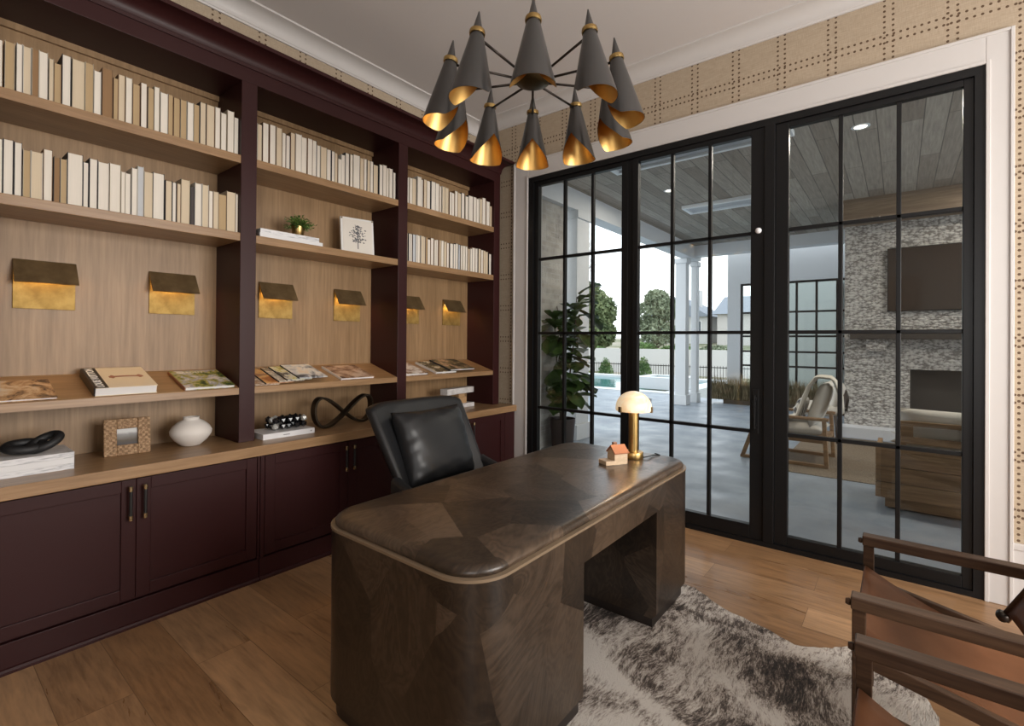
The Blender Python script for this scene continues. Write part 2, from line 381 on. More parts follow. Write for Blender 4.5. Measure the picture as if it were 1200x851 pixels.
# crown with a mitred return at the window end
prof = [(0, 0), (.008, 0), (.010, .02)]
for i in range(9):
    a = i/8*PI/2; prof.append((.012+.105*(1-math.cos(a)), .02+.08*math.sin(a)))
prof += [(.125, .10), (.125, .125)]
bm = new(); rows = []
for px_, pz in prof:
    xx = XH+px_; yy = min(3.893+max(px_, 0)*.66, 3.976)
    rows.append([bm.verts.new((xx, .108, 3.225+pz)), bm.verts.new((xx, yy, 3.225+pz)), bm.verts.new((-3.648, yy, 3.225+pz))])
for a, b in zip(rows, rows[1:]):
    for i in (0, 1): bm.faces.new((a[i], a[i+1], b[i+1], b[i]))
b = rows[-1]; a = rows[0]; v0 = bm.verts.new((-3.648, .108, 3.35)); w0 = bm.verts.new((-3.648, .108, 3.225))
bm.faces.new((b[0], b[1], b[2], v0)); bm.faces.new((a[2], a[1], a[0], w0)); bm.faces.new([r_[0] for r_ in rows]+[v0, w0]); bm.faces.new([r_[2] for r_ in rows]+[v0, w0])
put('crown_molding', bm, BURG, bk, auto=35)
BAYS = ((.2, 1.345), (1.441, 2.582), (2.677, 3.80))
LX, LZ, LB = -3.262, 1.188, 1.29
for a, b in BAYS:
    for z in (2.66, 2.168):
        put('shelf', B(-3.63, XH-.002, a, b, z-.052, z, .003), OAKH, bk)
    bm = prism(new(), [(LX, 1.146), (LX, 1.186), (LX-.006, 1.19), (-3.63, 1.293), (-3.63, 1.25)], 'y', a, b)
    put('display_ledge', bm, OAKH, bk)
ctop = put('countertop', B(XL+.001, -3.07, .02, 3.957, CT-.062, CT, .004), OAKH, None, at=(-3.36, 2, CT-.062))
tag(ctop, 'long light oak countertop running along the burgundy base cabinets', 'countertop')
# base cabinets
XD = -3.098
BRP = mat('brass_bar_post', (.62, .48, .28), .25, 1); GRIP = mat('black_grip', (.012, .011, .011), .4)
cabs = ((.04, 1.405, .165, .779, .781, 1.388, 'left'), (1.41, 2.645, 1.437, 2.021, 2.025, 2.62, 'mid'), (2.65, 3.955, 2.68, 3.283, 3.287, 3.80, 'right'))
labs = {'left': 'burgundy two-door base cabinet below the round white vase and woven frame', 'mid': 'burgundy two-door base cabinet below the infinity loop sculpture, left of the black desk chair',
        'right': 'burgundy two-door base cabinet next to the white door casing, behind the black desk chair'}
for y0, y1, a0, a1, b0, b1, w in cabs:
    t_ = thing('base_cabinet', labs[w], 'cabinet', (-3.37, (y0+y1)/2, 0), 'burgundy base cabinets')
    bm = B(XL+.002, XD-.022, y0, y1, .14, .7765)
    put('carcass', bm, BURG, t_)
    bm = B(XL+.002, -3.105, y0, y1, 0, .135, .002); prism(bm, [(-3.105, 0), (-3.092, 0), (-3.092, .012), (-3.098, .022), (-3.105, .025)], 'y', y0, y1)
    put('plinth', bm, BURG, t_)
    for q0, q1 in ((y0, a0-.004), (b1+.004, y1)): put('face_stile', B(XD-.022, XD-.001, q0, q1, .14, .7765), BURG, t_)
    for d0, d1, hy in ((a0, a1, a1-.03), (b0, b1, b0+.03)):
        bm = new(); z0, z1, r_ = .152, .768, .062
        box(bm, XD-.022, XD, d0, d0+r_, z0, z1, .0025); box(bm, XD-.022, XD, d1-r_, d1, z0, z1, .0025)
        box(bm, XD-.022, XD, d0+r_, d1-r_, z0, z0+r_, .0025); box(bm, XD-.022, XD, d0+r_, d1-r_, z1-r_, z1, .0025)
        box(bm, XD-.02, XD-.012, d0+r_-.004, d1-r_+.004, z0+r_-.004, z1-r_+.004)
        dr = put('door', bm, BURG, t_)
        bm = tube(new(), [(XD+.032, hy, .565), (XD+.032, hy, .74)], .0075, 12); put('handle_bar', bm, GRIP, dr, smooth=False)
        for hz in (.578, .727):
            bm = tube(new(), [(XD, hy, hz), (XD+.034, hy, hz)], .006, 10); tube(bm, [(XD+.032, hy, hz-.012), (XD+.032, hy, hz+.012)], .0095, 12)
            put('handle_post', bm, BRP, dr, label='polished brass post')

# ------------------------------------------------------------------ the shelved books (turned spine-in)
XB = -3.285
ROWS = {
'A': (2.66, 'left bay top shelf', [(0.256,0.029,0.228,'w'),(0.286,0.014,0.229,'w'),(0.306,0.034,0.235,'t'),(0.345,0.02,0.239,'w'),(0.367,0.028,0.238,'c'),(0.397,0.025,0.237,'b'),(0.423,0.031,0.24,'w'),(0.458,0.017,0.219,'c'),(0.477,0.027,0.208,'t'),(0.506,0.034,0.262,'w'),(0.545,0.049,0.26,'c'),(0.595,0.033,0.262,'t'),(0.63,0.029,0.236,'w'),(0.664,0.043,0.265,'b'),(0.71,0.021,0.231,'t'),(0.732,0.03,0.261,'c'),(0.764,0.029,0.259,'w'),(0.794,0.032,0.234,'t'),(0.831,0.029,0.257,'w'),(0.861,0.03,0.241,'t'),(0.893,0.026,0.261,'w'),(0.922,0.036,0.239,'w'),(0.96,0.024,0.242,'t'),(0.986,0.032,0.234,'t'),(1.021,0.031,0.236,'t'),(1.056,0.032,0.236,'w'),(1.089,0.032,0.237,'t'),(1.123,0.033,0.262,'c'),(1.157,0.045,0.26,'c'),(1.205,0.029,0.263,'w'),(1.238,0.032,0.24,'w'),(1.273,0.039,0.267,'w'),(1.315,0.028,0.241,'w')]),
'B': (2.168, 'left bay second shelf', [(0.261,0.021,0.256,'w'),(0.283,0.02,0.257,'w'),(0.304,0.034,0.262,'w'),(0.341,0.027,0.26,'w'),(0.37,0.026,0.231,'t'),(0.398,0.042,0.235,'c'),(0.442,0.033,0.258,'w'),(0.478,0.025,0.228,'b'),(0.504,0.024,0.229,'t'),(0.53,0.06,0.268,'w'),(0.591,0.022,0.237,'w'),(0.616,0.033,0.264,'w'),(0.651,0.044,0.256,'w'),(0.698,0.047,0.262,'w'),(0.746,0.019,0.23,'w'),(0.766,0.023,0.228,'w'),(0.793,0.025,0.263,'w'),(0.82,0.028,0.281,'g'),(0.85,0.04,0.26,'c'),(0.892,0.054,0.267,'w'),(0.949,0.033,0.235,'c'),(0.984,0.02,0.234,'w'),(1.006,0.02,0.232,'c'),(1.028,0.045,0.264,'c'),(1.076,0.021,0.232,'d'),(1.1,0.036,0.261,'w'),(1.137,0.035,0.26,'c'),(1.173,0.024,0.231,'w'),(1.199,0.029,0.233,'c'),(1.23,0.045,0.226,'t'),(1.276,0.051,0.254,'c'),(1.329,0.014,0.25,'w')]),
'C': (2.66, 'middle bay top shelf', [(1.443,0.014,0.248,'w'),(1.458,0.031,0.25,'c'),(1.492,0.039,0.27,'w'),(1.539,0.04,0.275,'w'),(1.581,0.037,0.268,'c'),(1.62,0.026,0.245,'w'),(1.647,0.029,0.238,'w'),(1.679,0.032,0.266,'c'),(1.713,0.043,0.269,'w'),(1.758,0.04,0.263,'w'),(1.8,0.038,0.266,'w'),(1.841,0.033,0.268,'w'),(1.875,0.025,0.241,'w'),(1.901,0.047,0.239,'c'),(1.951,0.034,0.237,'w'),(1.987,0.026,0.232,'w'),(2.014,0.027,0.229,'c'),(2.044,0.029,0.194,'w'),(2.074,0.03,0.235,'w'),(2.107,0.034,0.257,'w'),(2.143,0.024,0.255,'w'),(2.169,0.061,0.264,'w'),(2.233,0.035,0.256,'c'),(2.271,0.024,0.261,'w'),(2.296,0.031,0.255,'c'),(2.329,0.028,0.259,'w'),(2.358,0.046,0.241,'c'),(2.409,0.035,0.255,'w'),(2.447,0.036,0.263,'w'),(2.486,0.023,0.248,'w'),(2.51,0.033,0.251,'w'),(2.546,0.028,0.228,'w')]),
'D': (2.66, 'right bay top shelf', [(2.691,0.026,0.229,'w'),(2.72,0.03,0.23,'w'),(2.753,0.047,0.236,'c'),(2.807,0.044,0.263,'w'),(2.854,0.021,0.251,'w'),(2.879,0.035,0.259,'c'),(2.917,0.043,0.257,'w'),(2.967,0.052,0.265,'w'),(3.021,0.052,0.265,'w'),(3.076,0.022,0.249,'w'),(3.102,0.034,0.252,'c'),(3.14,0.042,0.251,'c'),(3.194,0.031,0.224,'w'),(3.229,0.036,0.225,'w'),(3.269,0.038,0.252,'w'),(3.309,0.049,0.246,'c'),(3.362,0.041,0.257,'w'),(3.407,0.038,0.233,'w'),(3.454,0.064,0.253,'w'),(3.522,0.044,0.255,'w'),(3.57,0.04,0.248,'w'),(3.615,0.036,0.257,'c'),(3.655,0.05,0.278,'w'),(3.71,0.051,0.254,'w'),(3.765,0.03,0.216,'c')]),
'E': (2.168, 'right bay second shelf', [(2.69,0.021,0.241,'w'),(2.715,0.021,0.242,'w'),(2.739,0.02,0.243,'w'),(2.762,0.035,0.244,'g'),(2.801,0.019,0.246,'w'),(2.821,0.027,0.245,'w'),(2.852,0.029,0.244,'c'),(2.885,0.021,0.242,'c'),(2.909,0.02,0.244,'t'),(2.931,0.033,0.23,'w'),(2.967,0.036,0.247,'w'),(3.007,0.024,0.236,'w'),(3.033,0.031,0.244,'w'),(3.068,0.024,0.244,'c'),(3.096,0.032,0.245,'w'),(3.131,0.034,0.241,'c'),(3.171,0.029,0.236,'w'),(3.202,0.043,0.235,'w'),(3.249,0.03,0.238,'w'),(3.281,0.034,0.247,'w'),(3.319,0.024,0.243,'g'),(3.348,0.025,0.239,'w'),(3.377,0.033,0.241,'w'),(3.414,0.027,0.239,'w'),(3.445,0.028,0.222,'c'),(3.477,0.03,0.23,'w'),(3.512,0.043,0.244,'w'),(3.559,0.031,0.243,'w'),(3.595,0.04,0.246,'c'),(3.639,0.032,0.24,'w'),(3.676,0.032,0.239,'c'),(3.712,0.037,0.233,'c'),(3.754,0.035,0.216,'w')])}
TONE = dict(w='off-white', c='cream', t='tan', b='brown', g='bluish-white', d='dark')
def ordinal(k): return f"{k}{'th' if 10 <= k % 100 <= 20 else {1: 'st', 2: 'nd', 3: 'rd'}.get(k % 10, 'th')}"
for rk, (z, where, bs) in ROWS.items():
    z += .0007
    for i, (y, w, h, tn) in enumerate(bs):
        fromright = len(bs)-i
        size = 'thick ' if w > .042 else ('thin ' if w < .022 else '')
        if i == len(bs)-1: pos = 'last against the right stile'
        elif rk in 'AB' or fromright <= len(bs)//2: pos = f'{ordinal(fromright)} from the right'
        else: pos = 'first against the left stile' if i == 0 else f'{ordinal(i+1)} from the left'
        t_ = thing('book', f'{size}{TONE[tn]} spine-in book, {pos}, {where}', 'book', (XB-.08, y+w/2, z), 'spine-in books on the '+where)
        dep = random.uniform(.14, .18); x1 = XB-random.uniform(0, .012); e = .0022
        bm = B(x1-dep, x1-.003, y+e, y+w-e, z+.004, z+h-.004)
        put('pages', bm, PAGES[tn], t_)
        ck = random.choice('wcnkk' if tn in 'wcg' else 'cnk')
        bm = new(); box(bm, x1-dep, x1, y+.0004, y+e, z, z+h); box(bm, x1-dep, x1, y+w-e, y+w-.0004, z, z+h); box(bm, x1-dep-.004, x1-dep, y+.0004, y+w-.0004, z, z+h)
        put('cover', bm, COVER[ck], t_)

# ------------------------------------------------------------------ brass sconces on the back panel
LED = bpy.data.materials.new('warm_lamp'); LED.use_nodes = True; bb = LED.node_tree.nodes['Principled BSDF']; bb.inputs['Emission Color'].default_value = (1, .62, .22, 1); bb.inputs['Emission Strength'].default_value = 5
SC = ((.498, 'leftmost of the brass sconces, above the photo book and black knot'), (1.09, 'second brass sconce from the left, above the garden book'), (1.748, 'brass sconce in the middle bay above the overlapping magazines'),
      (2.345, 'brass sconce in the middle bay above the single closed book'), (3.0, 'brass sconce half hidden behind the second dark stile'), (3.56, 'rightmost brass sconce, near the white door casing'))
def sconce(yc, lab):
    XP = -3.63
    t_ = thing('wall_sconce', lab+', folded metal hood, lit', 'sconce', (XP, yc, 1.65), 'brass sconces on the bookcase back')
    put('back_plate', B(XP, XP+.008, yc-.124, yc+.124, 1.65, 1.90, .001), PLATE, t_)
    bm = prism(new(), [(XP+.004, 1.906), (XP+.010, 1.910), (XP+.093, 1.788), (XP+.088, 1.784)], 'y', yc-.126, yc+.126)
    put('hood', bm, BRASSD, t_, label='darker folded brass hood')
    bm = B(XP+.010, XP+.026, yc-.10, yc+.10, 1.850, 1.858); put('lamp_strip', bm, LED, t_)
    d = bpy.data.lights.new('sconce_light', 'AREA'); d.shape = 'RECTANGLE'; d.size = .012; d.size_y = .18; d.energy = .5; d.color = (1, .60, .22)
    o = bpy.data.objects.new('sconce_light', d); link(o, t_, (XP+.030, yc, 1.838)); o.rotation_euler = (0, math.radians(10), 0)
for a in SC: sconce(*a)

# ------------------------------------------------------------------ slanted books on the display ledges
sl = Vector((-(3.63-3.268), 0, 1.293-1.19)).normalized(); nl = Vector((-sl.z, 0, sl.x)) * -1
if nl.z < 0: nl = -nl
def LM(y, b0=0.0, rot=0, lift=0):
    """frame on the sloping ledge: local x along +Y, local y up the slope, local z away from the ledge"""
    o = Vector((-3.268, y, 1.19))+sl*b0+nl*(.0006+lift)
    m = frame_mat(o, (0, 1, 0), sl, nl)
    return m @ Matrix.Rotation(rot, 4, 'Z')
def picmat(name, cols, scale=14, seedloc=0, stretch=(1, 1, 1)):
    m = mat(name, cols[0], .45, Specular_IOR_Level=.3); t = NT(m); c = t.coord(stretch, loc=(seedloc, seedloc*1.7, 0))
    a = t.noise(c, scale, 5, .65, .5); k = len(cols)
    t.color(t.ramp(a, *[(.38+.22*i/(k-1), cc) for i, cc in enumerate(cols)])); return m
def text_mesh(s, size, bold=True):
    cu = bpy.data.curves.new('t', 'FONT'); cu.body = s; cu.size = size; cu.extrude = .0004; cu.align_x = 'CENTER'; cu.align_y = 'CENTER'
    if bold: cu.offset = size*.02
    o = bpy.data.objects.new('t', cu); C.objects.link(o)
    me = bpy.data.meshes.new_from_object(o.evaluated_get(bpy.context.evaluated_depsgraph_get()))
    bpy.data.objects.remove(o); bm = new(); bm.from_mesh(me); bpy.data.meshes.remove(me); return bm
def flatbook(name, label, y, w, h, th, cover, rot=0, b0=.004, lift=0, spine=None, block=None, cat='book', group=None):
    m = LM(y, b0, rot, lift)
    t_ = thing(name, label, cat, m @ Vector((w/2, 0, 0)), group)
    put('pages', xform(B(.004, w-.004, .004, h-.004, .0025, th-.0025), m), block or WPAPER, t_)
    bm = new(); box(bm, 0, w, 0, h, th-.0025, th, .0006, 1); box(bm, 0, w, 0, h, 0, .0025, .0006, 1)
    cv = put('cover', xform(bm, m), cover, t_)
    put('spine', xform(B(-.003, .0038, 0, h, 0, th, .0006, 1), m), spine or cover, t_)
    return t_, m, cv
flatbook('photo_book', 'sepia room photo book on the left bay ledge, below the leftmost sconce', .24, .26, .27, .012, picmat('cover_sepia_room', [(.10, .06, .04), (.42, .25, .13), (.60, .44, .28), (.62, .55, .47)], 8, 1.3, (1, 1, 1)), group='cover-out books on the slanted ledges')
# the large black and cream book with lettering
CREAM = mat('cream_cover', (.74, .64, .48), .4); BLK = mat('black_cover', (.012, .011, .012), .35)
t_, m, cv = flatbook('large_book', 'large cream book picturing a brown leather strap, black lettered band, on the left bay ledge', .64, .275, .325, .046, CREAM, spine=BLK, group='cover-out books on the slanted ledges')
put('cover_band', xform(B(-.0031, .058, -.0005, .3255, .0455, .0468), m), BLK, t_, label='black band with white lettering')
bm = text_mesh('LOUIS VUITTON', .046); lw = max(v.co.x for v in bm.verts)-min(v.co.x for v in bm.verts)
bm = xform(bm, m @ Matrix.Translation((.029, .163, .0472)) @ Matrix.Rotation(PI/2, 4, 'Z') @ Matrix.Scale(.30/lw, 4, (1, 0, 0)))
put('lettering', bm, mat('white_ink', (.85, .84, .8), .5), cv)
# pictured strap with two riveted ends
bm = new(); kk = 40; top = []; bot = []
for i in range(kk+1):
    u = i/kk; x = .09+.155*u; yy = .165+.008*math.sin(u*PI); d = min(u, 1-u)
    hw = .010+(.016*math.exp(-((d-.10)/.05)**2))+.004*math.exp(-((d-.0)/.03)**2)-(.005 if d < .02 else 0)
    top.append((x, yy+hw)); bot.append((x, yy-hw))
prism(bm, bot+top[::-1], 'z', .0461, .0467); put('pictured_strap', xform(bm, m), mat('strap_print', (.33, .12, .06), .4), cv)
GARD = picmat('cover_garden', [(.03, .05, .02), (.16, .19, .04), (.42, .36, .10), (.30, .33, .42), (.6, .55, .5)], 13, 4.1)
t_, m, cv = flatbook('garden_book', 'green and yellow garden photo book on the left bay ledge, against the dark stile', 1.05, .275, .30, .018, GARD, spine=mat('orange_brown_board', (.24, .09, .04), .5), group='cover-out books on the slanted ledges')
put('lettering', xform(text_mesh('GARDEN', .036, False), m @ Matrix.Translation((.105, .265, .0182))), mat('pale_ink', (.75, .72, .62), .5), cv)
G2 = 'cover-out books on the slanted ledges'
mags = ((1.447, .10, .0, [(.40, .30, .2), (.62, .52, .42), (.25, .14, .08), (.7, .6, .5)], 'pinkish magazine, leftmost of the overlapping fan on the middle bay ledge'),
        (1.515, .13, .008, [(.30, .10, .03), (.55, .27, .09), (.62, .42, .2), (.3, .15, .08)], 'orange-toned magazine second in the overlapping fan on the middle bay ledge'),
        (1.60, .12, .016, [(.3, .28, .25), (.66, .6, .5), (.12, .08, .05), (.7, .68, .6)], 'pale magazine with dark print, third in the overlapping fan on the middle bay ledge'),
        (1.655, .12, .024, [(.25, .2, .05), (.6, .55, .2), (.65, .65, .6), (.08, .07, .06)], 'yellow speckled magazine fourth in the overlapping fan on the middle bay ledge'))
for k, (y, w, lf, cols, lab) in enumerate(mags):
    flatbook('magazine', lab, y, w+.06, .28, .0075, picmat('cover_magazine_%s' % 'abcd'[k], cols, 9, 2.2*k+.7), lift=lf, cat='magazine', spine=COVER['k'] if k else COVER['n'], group=G2)
flatbook('magazine', 'white living-room magazine on top of the overlapping fan on the middle bay ledge', 1.74, .215, .285, .0075, picmat('cover_white_room', [(.08, .09, .11), (.42, .45, .50), (.70, .69, .66), (.72, .62, .5)], 7, 9.2), lift=.032, cat='magazine', spine=COVER['k'], group=G2)
flatbook('photo_book', 'brown photo book of a pale low table, alone on the middle bay ledge, right side', 2.075, .29, .29, .016, picmat('cover_brown_table', [(.07, .035, .02), (.22, .12, .08), (.42, .29, .21), (.55, .42, .33)], 7, 5.6), spine=WPAPER, group=G2)
flatbook('photo_book', 'white and brown interior magazine on the right bay ledge, partly behind the dark stile', 2.69, .24, .29, .016, picmat('cover_interior', [(.06, .035, .03), (.3, .2, .16), (.6, .57, .55), (.70, .69, .7)], 8, 7.7), spine=WPAPER, group=G2)
DK = [(.02, .017, .014), (.05, .042, .03), (.16, .13, .07), (.55, .52, .45)]
flatbook('photo_book', 'dark floral photo book with white spine on the right bay ledge, middle one of three', 3.03, .255, .30, .02, picmat('cover_dark_floral', DK, 13, 3.3), spine=WPAPER, group=G2)
flatbook('photo_book', 'dark book with a pinkish right edge on the right bay ledge, nearest the window', 3.20, .33, .30, .014, picmat('cover_dark_pink', DK[:3]+[(.42, .27, .2)], 9, 8.8), lift=.021, spine=COVER['k'], group=G2)

# ------------------------------------------------------------------ objects on the counter
def flat_stack(name, label, x0, x1, y0, y1, z0, th, cover, rz=0, group=None, blk=None, back=True):
    cx, cy = (x0+x1)/2, (y0+y1)/2
    m = Matrix.Translation((cx, cy, z0)) @ Matrix.Rotation(rz, 4, 'Z'); hx, hy = (x1-x0)/2, (y1-y0)/2
    t_ = thing(name, label, 'book', (cx, cy, z0), group)
    put('pages', xform(B(-hx+.004, hx-.003, -hy+.003, hy-.003, .003, th-.003), m), blk or WPAPER, t_)
    bm = new(); box(bm, -hx, hx, -hy, hy, 0, .003); box(bm, -hx, hx, -hy, hy, th-.003, th); box(bm, hx-.003, hx, -hy, hy, .0, th, .0035)
    put('cover', xform(bm, m), cover, t_)
    return t_, m, hx, hy
WCOV = mat('white_cover', (.70, .70, .71), .35); MARB = picmat('white_grey_cover', [(.45, .46, .48), (.68, .68, .70), (.74, .74, .75)], 12, 2, (1, 1, 8))
lz = CT+.0006
for k, (pos, lab) in enumerate((('bottom', 'white book at the bottom of the stack under the black knot'), ('middle', 'white book in the middle of the stack under the black knot'), ('top', 'white book on top of the stack, with the black knot on it'))):
    flat_stack('book', lab, -3.50, -3.245, .22, .56, lz+k*.0285, .028, MARB if k != 1 else WCOV, group='white books stacked on the counter')
zk = lz+3*.0285
# black ceramic knot: two interlocked thick rings
KN = mat('matte_black_ceramic', (.010, .010, .011), .55)
bm = new()
def ringpts(c, rx, ry, n_, tilt, az, m=40):
    mt = Matrix.Translation(c) @ Matrix.Rotation(az, 4, 'Z') @ Matrix.Rotation(tilt, 4, 'X')
    return [mt @ Vector((rx*math.cos(2*PI*i/m), ry*math.sin(2*PI*i/m), 0)) for i in range(m)]
tube(bm, ringpts((-3.36, .395, zk+.045), .050, .066, 0, .0, 0.), .021, 16, closed=True)
tube(bm, ringpts((-3.355, .465, zk+.058), .044, .060, 0, .45, .25), .020, 16, closed=True); xform(bm, Matrix.Translation((-3.36, .43, zk)) @ Matrix.Rotation(.22, 4, 'Y') @ Matrix.Translation((3.36, -.43, -zk)))
zmin = min(v.co.z for v in bm.verts); xform(bm, Matrix.Translation((0, 0, zk-zmin)))
tag(put('knot_sculpture', bm, KN, None, at=(-3.36, .42, zk), smooth=True), 'matte black ceramic knot lying on the stack of white books', 'sculpture')
# woven photo frame
WOV = mat('woven_seagrass', (.30, .18, .09), .7); t = NT(WOV); ck = t.node('TexChecker'); t.l.new(t.coord((1, 1, 1)), ck.inputs[0]); ck.inputs['Scale'].default_value = 75
nn = t.noise(t.coord(), 90, 3); t.color(t.mix(ck.outputs['Fac'], t.ramp(nn, (.3, (.13, .07, .03)), (.7, (.36, .22, .11))), t.ramp(nn, (.3, (.22, .12, .055)), (.7, (.50, .33, .19))))); t.bump(ck.outputs['Fac'], .8, .004)
fm = Matrix.Translation((-3.40, .815, lz)) @ Matrix.Rotation(math.radians(-6), 4, 'Z') @ Matrix.Rotation(math.radians(-9), 4, 'Y')
t_ = thing('framed_photo', 'square woven seagrass photo frame standing on the counter beside the white vase', 'photo frame', (-3.40, .815, lz))
bm = new(); W2, HH, bw = .105, .205, .058
box(bm, -.03, 0, -W2, -W2+bw, 0, HH, .005); box(bm, -.03, 0, W2-bw, W2, 0, HH, .005); box(bm, -.03, 0, -W2+bw, W2-bw, 0, bw, .005); box(bm, -.03, 0, -W2+bw, W2-bw, HH-bw, HH, .005)
put('frame', xform(bm, fm), WOV, t_)
PH = mat('seascape_print', (.5, .5, .5), .8, Specular_IOR_Level=.1); t = NT(PH); sp = t.node('SeparateXYZ'); tcn = t.node('TexCoord'); t.l.new(tcn.outputs['Object'], sp.inputs[0])
hz_ = t.math('ADD', sp.outputs[2], t.math('MULTIPLY', t.noise(t.coord(), 40, 4), .012)); t.color(t.ramp(hz_, (.058, (.10, .10, .11)), (.085, (.14, .12, .10)), (.118, (.30, .30, .30)), (.128, (.62, .63, .63))))
put('photo_print', xform(B(-.022, -.018, -W2+bw-.003, W2-bw+.003, bw-.003, HH-bw+.003), fm), PH, t_)
put('easel_back', xform(prism(new(), [(-.03, .17), (-.034, .17), (-.11, .019), (-.105, .017)], 'y', -.03, .03), fm), COVER['n'], t_)
# round white vase
prof = [(0, 0), (.040, 0), (.046, .004), (.075, .03), (.094, .060), (.096, .078), (.085, .102), (.060, .125), (.040, .135), (.036, .141), (.038, .150), (.034, .150), (.031, .142), (.03, .13), (.0, .125)]
tag(put('vase', lathe(new(), [(a_*1.16, b_*1.16) for a_, b_ in prof], (-3.42, 1.133, lz), 40), mat('chalk_white_ceramic', (.70, .66, .62), .75), None, at=(-3.42, 1.133, lz), smooth=True), 'round chalk-white ceramic vase with a narrow mouth on the counter', 'vase')
# white book with a chain of black and white stones
bkx = flat_stack('book', 'thick white coffee-table book lying on the counter under the black and white bead object', -3.46, -3.225, 1.48, 1.835, lz, .036, WCOV)
put('spine_mark', xform(B(.1172, .1178, -.045, .0, .014, .020), bkx[1]), mat('grey_ink', (.25, .25, .26), .5), bkx[0])
put('spine_mark', xform(B(.1172, .1178, .148, .156, .014, .022), bkx[1]), COVER['k'], bkx[0])
t_ = thing('bead_sculpture', 'black, white and smoky cut-glass bead cluster on the thick white book', 'sculpture', (-3.36, 1.70, lz+.036))
bmk = mat('black_glass_bead', (.008, .008, .010), .08); bmw = mat('clear_glass_bead', (.42, .42, .40), .10, .1)
rnd = random.Random(3)
for k in range(30):
    lay = k//15; q = k % 15; yy = 1.60+(q % 5)*.050+rnd.uniform(-.004, .004); xx = -3.415+(q//5)*.05; zz = lz+.036+.024+lay*.040
    bm = new(); bmesh.ops.create_icosphere(bm, subdivisions=1, radius=.0235, matrix=Matrix.Translation((xx, yy, zz)) @ Matrix.Rotation(rnd.uniform(0, 3), 4, 'Z'))
    put('bead', bm, bmk if (k+q//5+lay) % 5 in (0, 1, 3, 4) else bmw, t_)
# infinity sculpture: flat bronze ribbon
bm = new(); N = 96; rings = []
for i in range(N):
    a = 2*PI*i/N; yy = 2.15+.245*math.sin(a); zz = .105*math.sin(2*a); xo = .035*math.cos(a)
    den = 1+.25*math.cos(a)**2
    rings.append(Vector((-3.36+xo, yy, CT+.12+zz)))
fr_ = []
for i in range(N):   # ribbon cross-section: wide along x, thin in plane
    tg = (rings[(i+1) % N]-rings[i-1]).normalized(); wd = Vector((1, 0, 0)); th = tg.cross(wd).normalized()
    fr_.append((rings[i], wd, th))
vr = [[bm.verts.new(c_+wd*sx*.030+th*sy*.0075) for sx, sy in ((-1, -1), (1, -1), (1, 1), (-1, 1))] for c_, wd, th in fr_]
for i in range(N):
    a, b = vr[i], vr[(i+1) % N]
    for j in range(4): bm.faces.new((a[j], a[(j+1) % 4], b[(j+1) % 4], b[j]))
zmin = min(v.co.z for v in bm.verts); xform(bm, Matrix.Translation((0, 0, lz-zmin)))
tag(put('infinity_sculpture', bm, mat('dark_bronze', (.06, .045, .032), .38, .9), None, at=(-3.36, 2.15, lz), auto=50), 'dark bronze infinity loop standing on the counter left of the desk chair', 'sculpture')
# stacked stone and acrylic object behind the desk chair
t_ = thing('stacked_sculpture', 'stack of white stone, amber and clear blocks on the counter near the door casing', 'sculpture', (-3.40, 3.42, lz))
AMB = mat('amber_block', (.42, .26, .13), .3); STN = mat('white_stone_block', (.62, .60, .58), .35); t = NT(STN); t.color(t.ramp(t.noise(t.coord(), 14, 5), (.3, (.42, .40, .39)), (.7, (.75, .73, .72))))
put('base_block', B(-3.47, -3.33, 3.36, 3.60, lz, lz+.04, .004), STN, t_)
put('amber_block', B(-3.44, -3.36, 3.40, 3.52, lz+.04, lz+.10, .004), AMB, t_)
put('amber_block', B(-3.43, -3.37, 3.42, 3.50, lz+.10, lz+.135, .003), AMB, t_)
put('top_block', xform(B(-.045, .045, -.21, .21, 0, .058, .005), Matrix.Translation((-3.39, 3.42, lz+.135)) @ Matrix.Rotation(.12, 4, 'Z')), STN, t_)
t_ = thing('bookend_block', 'small white and amber block just above the top of the black desk chair', 'sculpture', (-3.42, 2.98, lz))
put('amber_block', B(-3.46, -3.38, 2.90, 3.06, lz, lz+.045, .004), AMB, t_); put('white_block', B(-3.455, -3.385, 2.93, 3.05, lz+.045, lz+.092, .004), STN, t_)

# ------------------------------------------------------------------ shelf of the middle bay
zs = 2.1685
flat_stack('book', 'white book with grey sides under the one holding the brass plant pot', -3.53, -3.285, 1.475, 1.92, zs, .028, WCOV, group='white books on the middle shelf')
flat_stack('book', 'topmost white book on the middle shelf, brass plant pot standing on it', -3.53, -3.29, 1.48, 1.895, zs+.0285, .030, MARB, group='white books on the middle shelf')
zp = zs+.059
t_ = thing('potted_plant', 'small green feathery plant in a brass pot on two white books', 'plant', (-3.41, 1.80, zp))
put('pot', lathe(new(), [(0, 0), (.032, 0), (.036, .004), (.046, .078), (.046, .082), (.042, .082), (.04, .066), (0, .066)], (-3.41, 1.80, zp), 28), BRASS, t_, auto=40)
LEAF = mat('leaf_green', (.05, .10, .025), .5); t = NT(LEAF); t.color(t.ramp(t.noise(t.coord(), 60, 2), (.3, (.03, .075, .012)), (.7, (.15, .24, .05))))
bm = new(); rnd = random.Random(5)
